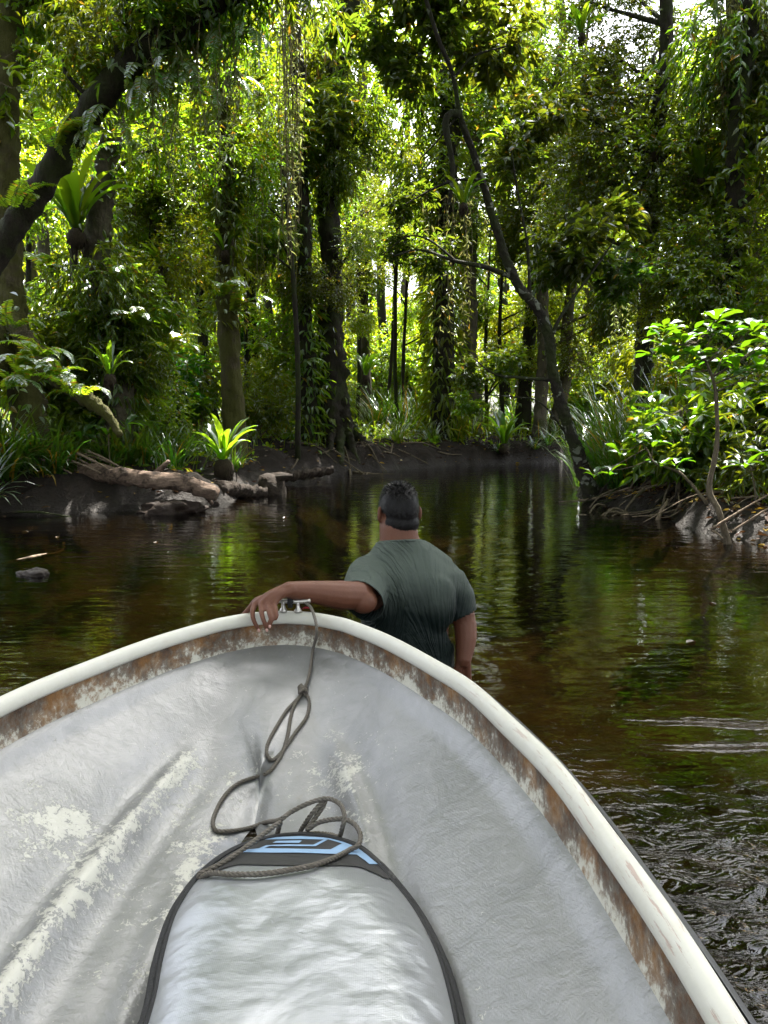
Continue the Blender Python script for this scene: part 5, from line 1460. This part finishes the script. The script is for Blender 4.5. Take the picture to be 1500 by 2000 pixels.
# forest closing in behind the boat, both banks
for k, (x, y, lean) in enumerate([(-8.5, 1.0, 4.5), (-9.0, -5.0, 5.0), (7.5, 1.5, -3.6), (8.5, -5.0, -4.5), (-1.0, -16.5, 0)]):
    g = np.random.default_rng(1500 + k)
    b = base_of((x, y)); top = b + [lean, 0, 11.5]
    cr = [(b + [lean * f * 1.25 + g.normal() * 1.2, g.normal() * 1.8, z], 'far', int(g.integers(0, 4)), 'leaf_mid', .85) for f, z in [(.5, 5), (.6, 7), (.8, 8.5), (1.0, 10), (1.1, 11.5), (.7, 11)]]
    tree("bank_tree", ["tree on the left bank level with the boat", "tree on the left bank behind the boat", "tree on the right bank level with the boat", "tree on the right bank behind the boat", "tree downstream far behind the boat"][k], [b, b * .5 + top * .5, top], [.28, .2, .1], 'bark_dark', cr, seed=1510 + k, sides=10)

# ------------------------------------------------------------------ perched and hanging ferns
g = np.random.default_rng(91)
nest = [
    (150, 455, 9.9, 1.05, 18, "big bird's-nest fern perched on the fern-draped leaning trunk"),
    (316, 522, 10.6, .42, 14, "small bright bird's-nest fern on a branch over the left thicket"),
    (440, 492, 12.0, .62, 14, "bird's-nest fern ringing the straight mossy-footed trunk"),
    (714, 735, 15.2, .62, 15, "bird's-nest fern beside the foot of the buttressed tree"),
    (1002, 300, 15.0, .85, 18, "dark drooping bird's-nest fern high behind the creek tree"),
    (905, 400, 9.1, .42, 12, "bird's-nest fern in the fork of the leaning creek tree"),
    (1278, 300, 11.4, .50, 12, "dark bird's-nest fern amid the olive foliage upper right"),
    (1136, 68, 12.3, .50, 12, "pale bird's-nest fern on a twig near the top edge"),
    (1370, 350, 11.0, .45, 11, "shadowed bird's-nest fern in the right-hand leaf wall"),
    (655, 250, 15.2, .70, 14, "bird's-nest fern high on the buttressed tree"),
]
for (a, b, Y, sz, nf, lab) in nest: nest_fern(W(a, b, Y), sz, nf, lab, g, root=.13 * sz)
# the bright one on the bank
bf = W(436, 866, 10.4)
nf_ = nest_fern(base_of(bf) + [0, 0, .18], .68, 20, "bright yellow-green bird's-nest fern on the muddy left bank", g, root=.16, group="bank ferns")
nest_fern(base_of(W(985, 835, 17.5)) + [0, 0, .25], .95, 16, "dark green strap fern on the far bank left of the leaning tree", g, root=.14, group="bank ferns")
for (a, b, Y, sz, lab) in [(215, 735, 9.2, .45, "small rosette plant with pale leaves above the left sedges"), (280, 735, 10.8, .42, "strap-leaved rosette behind the left sedges")]:
    nest_fern(W(a, b, Y), sz, 12, lab, g, root=.08, group="bank ferns")
# ferns hanging below the leaning trunk
hf = [(250, 190, 7.0), (285, 150, 6.9), (320, 130, 6.9), (355, 110, 6.9), (300, 180, 7.1), (395, 80, 6.9), (430, 60, 6.9), (210, 215, 7.1), (340, 170, 7.0), (380, 150, 7.0), (420, 130, 7.0), (460, 60, 6.9), (235, 250, 7.1), (400, 190, 7.1), (360, 220, 7.1)]
for k, (a, b, Y) in enumerate(hf):
    hanging_fern(W(a, b + 25, Y + .25), 4, .72, "ladder fern hanging from the underside of the leaning trunk", g, -pi / 2 + g.uniform(-.9, .9), 1.4, FROND_HANG, "ferns hanging from the leaning trunk")
for k, (a, b, Y) in enumerate([(330, 60, 6.8), (250, 110, 7.0), (190, 150, 7.0), (110, 290, 7.1), (30, 410, 7.2), (375, 30, 6.8)]):
    hanging_fern(W(a, b, Y), 5, .55, "fern growing on top of the leaning trunk", g, g.uniform(-2.6, -.5), 1.3, FROND_ARCH, "ferns on top of the leaning trunk")
for k, (a, b, Y, n_) in enumerate([(430, 580, 11.9, 7), (455, 610, 12.0, 6), (270, 640, 9.9, 7), (330, 690, 9.8, 7), (100, 540, 9.8, 6), (240, 560, 9.8, 6), (20, 640, 8.8, 6), (20, 760, 8.3, 8), (70, 700, 8.5, 8), (110, 745, 8.4, 8), (160, 775, 8.3, 7), (40, 730, 8.4, 7), (500, 690, 14.5, 6), (590, 720, 15.0, 7), (350, 630, 11.5, 5), (150, 640, 9.8, 6)]):
    hanging_fern(W(a, b, Y), n_, .62 if Y < 11 else .7, "feathery fern clinging low on a left-side trunk", g, -pi / 2 + g.uniform(-.6, .6), 1.5, FROND_ARCH, "ferns clinging to the left trunks")
# curtain of pale vines hanging from the canopy, with strands elsewhere
def vines(label, px0, px1, top, bot0, bot1, Y, n, g, name="hanging_vines", leafn=14, r=.006):
    b = W((px0 + px1) / 2, (bot0 + bot1) / 2, Y)
    t = thing(name, label, "vine", b, "hanging vines")
    mb, lf = MB(), MB()
    for q in range(n):
        x = g.uniform(px0, px1); yb = g.uniform(bot0, bot1); dy = g.normal() * .12
        top_p = W(x + g.normal() * 6, top, Y) + [0, dy, 0]; bot_p = W(x, yb, Y) + [0, dy, 0]
        P = top_p + (bot_p - top_p) * np.linspace(0, 1, 16)[:, None]
        P[:, 0] += .03 * np.sin(np.linspace(0, g.uniform(4, 12), 16) + g.uniform(0, 6)); P[:, 1] += .02 * np.sin(np.linspace(0, g.uniform(4, 9), 16))
        mb.tube(P - b, np.linspace(r, r * .5, 16) * g.uniform(.6, 1.5), 4, caps=False)
        if leafn:
            u = g.uniform(0, 1, leafn)
            Q = np.stack([np.interp(u, np.linspace(0, 1, 16), P[:, c]) for c in range(3)], -1) - b
            lf.add(*leaves(Q, unit(g.normal(size=(leafn, 3)) * [1, 1, .4] - UP * 1.0), unit(g.normal(size=(leafn, 3))), g.uniform(.06, .14, leafn), g.uniform(.015, .03, leafn)))
    o = part_at("strands", mb.mesh("strands"), M['vine_strand'], t); tag(o, kind='stuff')
    if leafn:
        o = part_at("vine_leaves", lf.mesh("vine_leaves", False), M['vine_leaf'], t); tag(o, kind='stuff')
    return t
s = NT("vine_strand"); o_ = s.pos()
M['vine_strand'] = s.done(s.principled(s.mix(s.noise(o_, 14, 3), (.07, .06, .028), (.16, .14, .07)), .8, .2))
vines("thick curtain of pale vines hanging from the top edge left of centre", 548, 588, -60, 300, 560, 11.0, 34, g, leafn=15)
vines("fine roots hanging under the leaning trunk's fern clump", 285, 470, 60, 150, 420, 7.0, 42, g, leafn=8, r=.003)
vines("thin vines hanging at the top right corner", 1400, 1500, -40, 130, 260, 10.6, 30, g, leafn=26, r=.004)
vines("thin vines trailing behind the leaning creek tree's branches", 830, 960, 380, 560, 720, 13.5, 20, g, leafn=16, r=.004)
vines("bare vines hanging among the trunks left of centre", 360, 520, 100, 520, 700, 13.0, 12, g, leafn=8, r=.005)
vines("trailing strands under the right-hand canopy", 1190, 1290, 500, 600, 680, 13.5, 26, g, leafn=24, r=.004)

# ------------------------------------------------------------------ sedges
def sedge_at(px, py, Y, label, group, meshes, sc, g, rot=0):
    b = base_of(W(px, py, Y))
    o = put("sedge_tuft", meshes[int(g.integers(0, 3))]); o.location = Vector(b); o.rotation_euler = (g.uniform(-.1, .1), g.uniform(-.1, .1), g.uniform(0, 6.28)); o.scale = (sc,) * 3
    return tag(o, label, "sedge", group)
for (a, b, Y, sc) in [(1300, 900, 9.4, 1.0), (1340, 905, 9.2, .95), (1255, 895, 9.9, 1.0), (1210, 900, 10.4, 1.0), (1165, 905, 10.9, .95), (1190, 880, 11.4, 1.05), (1250, 880, 11.2, 1.1), (1310, 880, 10.8, 1.1), (1380, 890, 9.6, .9), (1140, 900, 11.6, .9), (1430, 895, 9.0, .8), (1230, 905, 9.6, .8), (1480, 890, 8.8, .8), (1175, 915, 10.2, .75), (1400, 870, 10.8, .9), (1360, 870, 10.6, 1.0), (1180, 930, 9.9, .6), (1205, 925, 9.6, .6)]:
    sedge_at(a, b, Y, "tall sedge tuft on the right bank behind the dry litter", "tall sedges on the right bank", SEDGE, sc * 1.05, g)
for (a, b, Y, sc) in [(730, 850, 19.2, .9), (760, 850, 19.8, 1.0), (795, 850, 19.4, 1.1), (830, 850, 19.8, 1.0), (745, 850, 19.6, 1.1), (780, 850, 20.2, 1.1), (815, 850, 20.4, 1.0), (1010, 840, 20.4, 1.0), (1045, 840, 20.4, .9), (950, 840, 20.6, .9), (900, 845, 20.3, .8), (1080, 840, 20.6, .9)]:
    sedge_at(a, b, Y, "dark sedge tuft on the far bank", "sedges on the far bank", SEDGE, sc, g)
for k in range(58):
    px_ = g.uniform(-60, 545); Y = g.uniform(9.4, 12.6)
    b = base_of(W(px_, 870, Y))
    if shore_dist(b[None, :2])[0] < .30: continue
    sedge_at(px_, 870, Y, "short arching sedge tuft on the left bank", "sedges on the left bank", SEDGE_S, g.uniform(.75, 1.25), g)
for (a, Y) in [(20, 8.8), (60, 8.9), (100, 8.9), (10, 8.7), (140, 9.1), (-20, 8.7), (245, 9.8), (275, 9.9), (330, 10.1), (205, 9.7), (45, 9.0), (85, 9.2)]:
    sedge_at(a, 900, Y, "sedge tuft overhanging the mud at the left water's edge", "sedges at the left water's edge", SEDGE_S, g.uniform(1.0, 1.4), g)

for k in range(60):
    x_, y_ = g.uniform(-6.5, -3.75), g.uniform(7.0, 10.4)
    d_ = float(shore_dist(np.array([[x_, y_]]))[0])
    if not .12 < d_ < .75: continue
    b = base_of((x_, y_))
    o = put("sedge_tuft", SEDGE_S[k % 3]); o.location = Vector(b); o.rotation_euler = (g.uniform(.1, .45), g.uniform(-.2, .2), g.uniform(-.6, .6)); o.scale = (g.uniform(.9, 1.35),) * 3
    tag(o, "sedge tuft hanging down over the left mud bank", "sedge", "sedges hanging over the left mud")
for k in range(46):
    x_ = g.uniform(-.9, 8.5); y_ = g.uniform(15.5, 20.5)
    d_ = float(shore_dist(np.array([[x_, y_]]))[0])
    if not .7 < d_ < 2.4 or k % 2: continue
    o = put("sedge_tuft", SEDGE[k % 3]); o.location = Vector(base_of((x_, y_))); o.rotation_euler = (0, 0, g.uniform(0, 6.28)); o.scale = (g.uniform(.55, 1.0),) * 3
    tag(o, "dark sedge tuft on the far bank", "sedge", "sedges on the far bank")
for k in range(90):
    x_ = g.uniform(-1.4, 7.5); y_ = g.uniform(13.5, 19.6)
    d_ = float(shore_dist(np.array([[x_, y_]]))[0])
    if not .12 < d_ < .7: continue
    o = put("sedge_tuft", SEDGE_S[k % 3]); o.location = Vector(base_of((x_, y_))); o.rotation_euler = (g.uniform(.1, .5), 0, g.uniform(-.8, .8)); o.scale = (g.uniform(.6, 1.1),) * 3
    tag(o, "small sedge tuft on the lip of the far bank", "sedge", "sedges on the far bank lip")
# low herbs and litter that nobody could count
def scatter(n, g, xr, yr, lo, hi):
    P = np.stack([g.uniform(*xr, n), g.uniform(*yr, n)], -1)
    d = shore_dist(P); P = P[(d > lo) & (d < hi)]
    return np.concatenate([P, ground_z(P[:, 0], P[:, 1])[:, None]], 1)
P = scatter(26000, g, (-13, 13), (8.4, 27), .45, 30)
n = len(P)
P[:, 2] += g.uniform(0, .35, n) * smooth01((shore_dist(P[:, :2]) - .4) / 1.5)
V, F = leaves(P, unit(g.normal(size=(n, 3)) * [1, 1, .5] + UP * .25), unit(UP + g.normal(size=(n, 3)) * .5), g.uniform(.06, .2, n), g.uniform(.03, .07, n))
mb = MB().add(V, F)
P = scatter(15000, g, (-13, 13), (9, 27), .6, 30)
mb.add(*blades(P, g.uniform(0, 6.28, len(P)), g.uniform(.15, .6, len(P)), g.uniform(.008, .018, len(P)), g.uniform(.0, .6, len(P)), g.uniform(.3, 1.6, len(P))))
o = mb.build("undergrowth", M['leaf_mid'], None, False); tag(o, "low green herbs and grass covering the forest floor", "undergrowth", kind='stuff')
P = np.concatenate([scatter(9000, g, (-7, 7), (5.5, 22), .02, 2.2), scatter(4000, g, (2.4, 5.5), (5.5, 10.5), .02, 2.0)]); n = len(P)
P[:, 2] += .012
V, F = leaves(P, unit(g.normal(size=(n, 3)) * [1, 1, .12]), unit(UP + g.normal(size=(n, 3)) * .3), g.uniform(.04, .12, n), g.uniform(.02, .05, n))
o = MB().add(V, F).build("leaf_litter", M['deadleaf'], None, False); tag(o, "brown dead leaves littering the mud banks", "litter", kind='stuff')

# ------------------------------------------------------------------ saplings with big single leaves
def sapling(label, stem_pts, r0, r1, tips, sz, g, name="sapling", bark='twig'):
    stem_pts = [np.asarray(p, float) for p in stem_pts]
    b = stem_pts[0]
    t = thing(name, label, "sapling", b)
    S = spline(stem_pts, 30)
    part_at("stem", MB().tube(S - b, np.linspace(r0, r1, 30), 9, lump=.12, seed=2).mesh("stem"), M[bark], t)
    br = MB()
    for (tp, nl) in tips:
        tp = np.asarray(tp, float)
        k = int(np.argmin(np.linalg.norm(S - (tp - [0, 0, .12]), axis=1)))
        a = S[k]
        br.tube(spline([a - b, (a + tp) / 2 - b + [0, 0, -.02], tp - b], 8), np.linspace(r1 * .9, .004, 8), 6)
        for q in range(nl):
            az = q * 2.4 + g.uniform(-.3, .3); el = g.uniform(-.15, .55) if q < nl * .7 else g.uniform(.3, .9)
            part_at("leaf", BIGLEAF[int(g.integers(0, 3))], None, t, tp - b + [0, 0, -.025 * (q % 3)], (g.uniform(-.35, .35), -el, az), sz * g.uniform(.75, 1.2))
    part_at("twigs", br.mesh("twigs"), M[bark], t)
    return t
sapling("slender sapling with fresh broad leaves rising from the right bank's edge", [np.array([*W(1425, 1052, 6.35)[:2], -.05]), W(1405, 1000, 6.35), W(1385, 955, 6.4), W(1400, 870, 6.4), W(1398, 770, 6.4), W(1385, 720, 6.4), W(1360, 670, 6.4)], .030, .009,
        [(W(1335, 660, 6.3), 10), (W(1300, 640, 6.4), 9), (W(1360, 690, 6.2), 9), (W(1310, 690, 6.3), 8), (W(1480, 720, 6.2), 8), (W(1520, 690, 6.3), 8), (W(1400, 620, 6.4), 8), (W(1290, 665, 6.2), 7), (W(1440, 720, 6.3), 8), (W(1540, 640, 6.3), 8), (W(1430, 645, 6.4), 9), (W(1470, 640, 6.3), 8), (W(1390, 650, 6.5), 7), (W(1500, 660, 6.4), 7), (W(1275, 690, 6.4), 6), (W(1410, 700, 6.5), 6), (W(1330, 720, 6.4), 6), (W(1460, 690, 6.5), 6)], .84, g)
sapling("low sapling with pale leaves arching from the right bank over the water", [base_of(W(1385, 945, 7.3)) - [0, 0, .03], W(1330, 925, 7.4), W(1280, 905, 7.4), W(1265, 880, 7.5), W(1245, 855, 7.5)], .018, .006,
        [(W(1240, 850, 7.5), 9), (W(1275, 865, 7.4), 7), (W(1210, 880, 7.5), 5), (W(1290, 905, 7.4), 6), (W(1320, 905, 7.3), 6), (W(1190, 920, 7.6), 6), (W(1160, 925, 7.8), 5)], .72, g, bark='twig')
sapling("thin seedling with broad leaves in front of the left sedges", [base_of(W(215, 900, 9.2)), W(212, 860, 9.2), W(215, 835, 9.2)], .010, .005, [(W(210, 842, 9.2), 6), (W(160, 850, 9.3), 4), (W(245, 830, 9.2), 4)], 1.0, g, name="seedling")
sapling("seedling with glossy leaves at the right frame edge", [base_of(W(1480, 960, 7.0)), W(1470, 930, 7.0), W(1460, 900, 7.0)], .010, .005, [(W(1455, 905, 7.0), 6), (W(1490, 880, 7.1), 6)], .9, g, name="seedling")

# ------------------------------------------------------------------ logs, stumps, sticks
def log(name, label, cat, pts, r, mat, seed, sides=18, lump=.16, group=None):
    b = np.asarray(pts[0], float)
    t = thing(name, label, cat, b, group)
    n = 34
    rr = np.interp(np.linspace(0, 1, n), np.linspace(0, 1, len(r)), r)
    P_ = spline(np.asarray(pts, float) - b, 90); r_ = np.interp(np.linspace(0, 1, 90), np.linspace(0, 1, n), rr)
    Vt_, *Ft_ = tube(P_, r_, 26, lump=lump, seed=seed)
    for fr_, am_ in ((7, .20), (22, .13), (55, .06)):
        Vt_ = Vt_ + np.stack([SN(seed + q * 7 + fr_, fr_, 14, 3)(Vt_) for q in range(3)], -1) * rr.mean() * am_
    part_at("trunk_length", build_mesh("trunk_length", Vt_, Ft_), M[mat], t)
    return t
lg = log("fallen_log", "pale brown fallen log lying sunlit along the left bank", "log", [W(60, 905, 9.5), W(150, 918, 9.1), W(230, 932, 8.85), W(310, 938, 8.7), W(370, 950, 8.6), W(424, 962, 8.55)], [.055, .075, .095, .10, .095, .07], 'log', 5, 22, .07)
b0 = lg.location
for p0, p1, r_ in [((300, 930, 9.0), (330, 900, 8.95), .035), ((400, 965, 8.85), (415, 985, 8.8), .03)]:
    part_at("branch_stub", MB().tube([W(*p0) - np.array(b0), W(*p1) - np.array(b0)], [r_ * 1.2, r_ * .6], 9, lump=.2).mesh("branch_stub"), M['log'], lg)
log("driftwood", "dark driftwood log running from the pale log to the stump", "log", [W(420, 958, 9.6), W(460, 955, 10.0), W(500, 962, 10.3), W(530, 958, 10.6)], [.10, .10, .085, .07], 'log_dark', 8)
log("far_log", "low dark log in the water behind the stump", "log", [W(545, 930, 12.2), W(600, 925, 12.4), W(650, 918, 12.6)], [.09, .08, .06], 'log_dark', 12)
sp = base_of(W(525, 960, 10.6)); sp[2] = -.1
st = thing("stump", "broken muddy stump standing at the water's edge of the left bank", "stump", sp)
mb = MB().tube([(0, 0, -.1), (0, 0, .08), (.03, 0, .22), (.05, 0, .33), (.06, .0, .38)], [.26, .22, .18, .15, .06], 16, lump=.28, seed=4)
mb.tube([(.05, 0, .30), (.20, -.05, .34), (.34, -.08, .36)], [.08, .06, .02], 8, lump=.2)
part_at("stump_body", mb.mesh("stump_body"), M['log_dark'], st)
for sg, a in enumerate((-2.4, -.6, .7)): part_at("root", MB().tube(spline([(0, 0, .05), (.25 * cos(a), .25 * sin(a), .0), (.5 * cos(a), .5 * sin(a), -.12)], 10), np.linspace(.09, .03, 10), 8, lump=.2, seed=sg).mesh("root"), M['log_dark'], st)
def stick(label, pts, r, mat, group=None, name="stick", cat="stick", sides=7):
    b = np.asarray(pts[0], float)
    t = MB().tube(spline(np.asarray(pts, float) - b, 18), np.linspace(r, r * .45, 18), sides, lump=.18, seed=int(abs(b[0]) * 100)).mesh(name)
    t.materials.append(M[mat]); o = bpy.data.objects.new(name, t); COL.objects.link(o); o.location = Vector(b)
    return tag(o, label, cat, group)
stick("curved grey branch lying in the water at the left edge", [W(-40, 1112, 5.4), W(20, 1100, 5.6), W(70, 1088, 5.8), W(118, 1078, 6.1), W(125, 1060, 6.5)], .022, 'drywood', name="sunken_branch", cat="branch")
stick("thin dark stick lying along the left mud shore", [W(0, 1002, 8.2), W(70, 1000, 8.2), W(140, 1010, 8.15)], .016, 'bark_dark')
for k, (a0, b0_, a1, b1_, Y) in enumerate([(95, 872, 205, 925, 8.95), (150, 885, 240, 935, 8.8), (110, 892, 215, 932, 8.8), (80, 880, 150, 905, 9.0), (170, 880, 262, 930, 9.05), (60, 890, 140, 925, 8.8), (130, 878, 250, 918, 9.2)]):
    p, q = W(a0, b0_, Y + .1), W(a1, b1_, Y)
    p[2] = max(p[2], float(ground_z(p[0], p[1])[0]) + .02); q[2] = max(q[2], float(ground_z(q[0], q[1])[0]) + .02)
    stick("pale dead stick leaning in the heap behind the sunlit log", [p, (p + q) / 2 + [0, 0, .02], q], .018, 'drywood', "pale sticks behind the log")
stick("forked dead stick poking from the water below the right bank", [np.array([*W(1283, 1022, 7.9)[:2], -.06]), W(1290, 1000, 7.9), W(1300, 985, 7.95), W(1305, 975, 8.1)], .024, 'drywood')
for a0, b0_, a1, b1_, Y0, Y1 in [(1388, 1034, 1540, 945, 6.3, 6.0), (1430, 1038, 1560, 960, 6.2, 5.9), (1390, 1036, 1412, 1052, 6.3, 6.2)]:
    stick("long pale split frond stalk slanting over the right mud edge", [W(a0, b0_, Y0), W((a0 + a1) / 2, (b0_ + b1_) / 2, (Y0 + Y1) / 2) + [0, 0, .01], W(a1, b1_, Y1)], .011, 'drywood', "pale stalks at the right edge", name="frond_stalk", cat="stalk")
# dead sedge stalks and roots strewn on the right bank
for k in range(120):
    px_ = g.uniform(1185, 1520); Y = g.uniform(7.0, 9.6)
    p = W(px_, 960, Y); p = base_of(p)
    if shore_dist(p[None, :2])[0] < .05: continue
    a = g.normal() * .55 + (pi if g.uniform() < .5 else 0); ln = g.uniform(.35, 1.1)
    q = p + [ln * cos(a), ln * sin(a) * .8, 0]
    m = (p + q) / 2
    pts = []
    for u in (p, m, q):
        zz = float(ground_z(u[0], u[1])[0])
        pts.append(np.array([u[0], u[1], max(zz, -.02) + .015 + g.uniform(0, .05)]))
    pts[1][2] += .03
    stick("dry stalk lying in the litter on the right bank", pts, g.uniform(.005, .012), ['drywood', 'drywood', 'twig'][k % 3], "dry stalks on the right bank", name="dry_stalk", cat="stalk", sides=5)
for k in range(60):
    px_ = g.uniform(560, 860); Y = g.uniform(13.6, 17.0)
    p = base_of(W(px_, 870, Y))
    if not (-.1 < shore_dist(p[None, :2])[0] < .9): continue
    a = g.normal() * .6 - pi / 2 * (k % 2); ln = g.uniform(.4, 1.2)
    pts = [np.array([u[0], u[1], max(float(ground_z(u[0], u[1])[0]), -.03) + .02]) for u in (p, p + [ln * .5 * cos(a), ln * .5 * sin(a), 0], p + [ln * cos(a), ln * sin(a), 0])]
    stick("bare root crossing the mud below the buttressed tree", pts, g.uniform(.015, .03), 'twig', "roots on the far bank", name="surface_root", cat="root", sides=6)
# arching roots at the foot of the creek tree, off the right bank
for k in range(22):
    u0 = W(g.uniform(1168, 1330), 960, g.uniform(8.2, 9.6)); p = base_of(u0); p[2] += .10
    q = p + [g.uniform(-.5, -.15), g.uniform(-.5, .1), 0]; q[2] = -.10
    m = (p + q) / 2 + [0, 0, g.uniform(.04, .12)]
    stick("thin root arching from the right bank into the water", [p, m, q], g.uniform(.008, .02), ['twig', 'bark_dark'][k % 2], "roots arching off the right bank", name="arching_root", cat="root", sides=6)
# single leaves afloat
for k, (a, b, sz, mat, lab) in enumerate([(42, 1038, .07, 'deadleaf', "yellowed leaf afloat off the left mud shore"), (110, 1050, .06, 'deadleaf', "small dead leaf afloat near the sunken branch"), (455, 978, .09, 'deadleaf', "curled brown leaf afloat off the log's end"), (620, 940, .12, 'deadleaf', "pale leaf afloat before the far log"), (1340, 1255, .07, 'deadleaf', "orange-brown leaf adrift right of the wading person"), (1400, 1180, .05, 'deadleaf', "small leaf adrift near the right edge"), (560, 1010, .05, 'deadleaf', "brown leaf afloat in mid creek"), (1010, 960, .08, 'deadleaf', "leaf afloat by the leaning creek tree"), (300, 1060, .05, 'deadleaf', "brown leaf afloat below the log")]):
    p = atz(a, b, .004); az = k * 1.7
    V, F = leaves([(0, 0, 0)], [(cos(az), sin(az), .04)], [(.05, .1, 1)], sz * 1.0, sz * .5, fold=.12)
    o = put("floating_leaf", build_mesh("floating_leaf", V, [F], False), M[mat]); o.location = Vector([float(c) for c in p]); tag(o, lab, "leaf", "leaves afloat on the creek")
# wet stone and clods
def rock(label, c, r, seed, mat='stone', name="rock", group=None):
    g_ = np.random.default_rng(seed)
    V, Fq, Ft = ellipsoid((0, 0, 0), r, np.eye(3), 56, 36)
    nz = SN(seed, 3.2, 10, 3); nz2 = SN(seed + 1, 9, 10, 3)
    Q = V / np.array(r)
    nz3 = SN(seed + 2, 22, 12, 3)
    V = V * (1 + .26 * nz(Q) + .15 * nz2(Q) + .06 * nz3(Q))[:, None]
    o = put(name, build_mesh(name, V, [Fq, Ft]), M[mat]); o.location = Vector([float(a) for a in c])
    return tag(o, label, "rock" if name == "rock" else "mud", group)
rock("brown wet stone breaking the water at the left edge", (*W(62, 1122, 5.1)[:2], -.012), (.10, .085, .05), 3)
for k, (a, b, Y, r) in enumerate([(330, 1000, 8.75, (.34, .2, .13)), (270, 990, 8.8, (.25, .16, .09)), (385, 985, 8.9, (.22, .15, .09)), (180, 995, 8.5, (.4, .2, .07))]):
    rock("rounded hump of black mud below the sunlit log", (*atz(a, b, .0)[:2], .02), r, 20 + k, 'mudclod', "mud_hump", "mud humps below the log")

# ------------------------------------------------------------------ say which one
ONES = ["first", "second", "third", "fourth", "fifth", "sixth", "seventh", "eighth", "ninth", "tenth", "eleventh", "twelfth", "thirteenth", "fourteenth", "fifteenth", "sixteenth", "seventeenth", "eighteenth", "nineteenth"]
TENS = ["twent", "thirt", "fort", "fift", "sixt", "sevent", "eight", "ninet"]
ORD = ONES + [t + ("ieth" if q == 0 else "y-" + ONES[q - 1]) for t in TENS for q in range(10)]
ORD = ORD + ["hundred and " + w for w in ORD]
groups = {}
for o in scene.objects:
    if o.parent is None and "group" in o and "label" in o: groups.setdefault((o["group"], o["label"]), []).append(o)
for (gname, lab), os_ in groups.items():
    if len(os_) < 2: continue
    os_.sort(key=lambda o: o.location.x / max(.5, o.location.y))
    for k, o in enumerate(os_): o["label"] = lab + ", " + ORD[k] + " from the left"
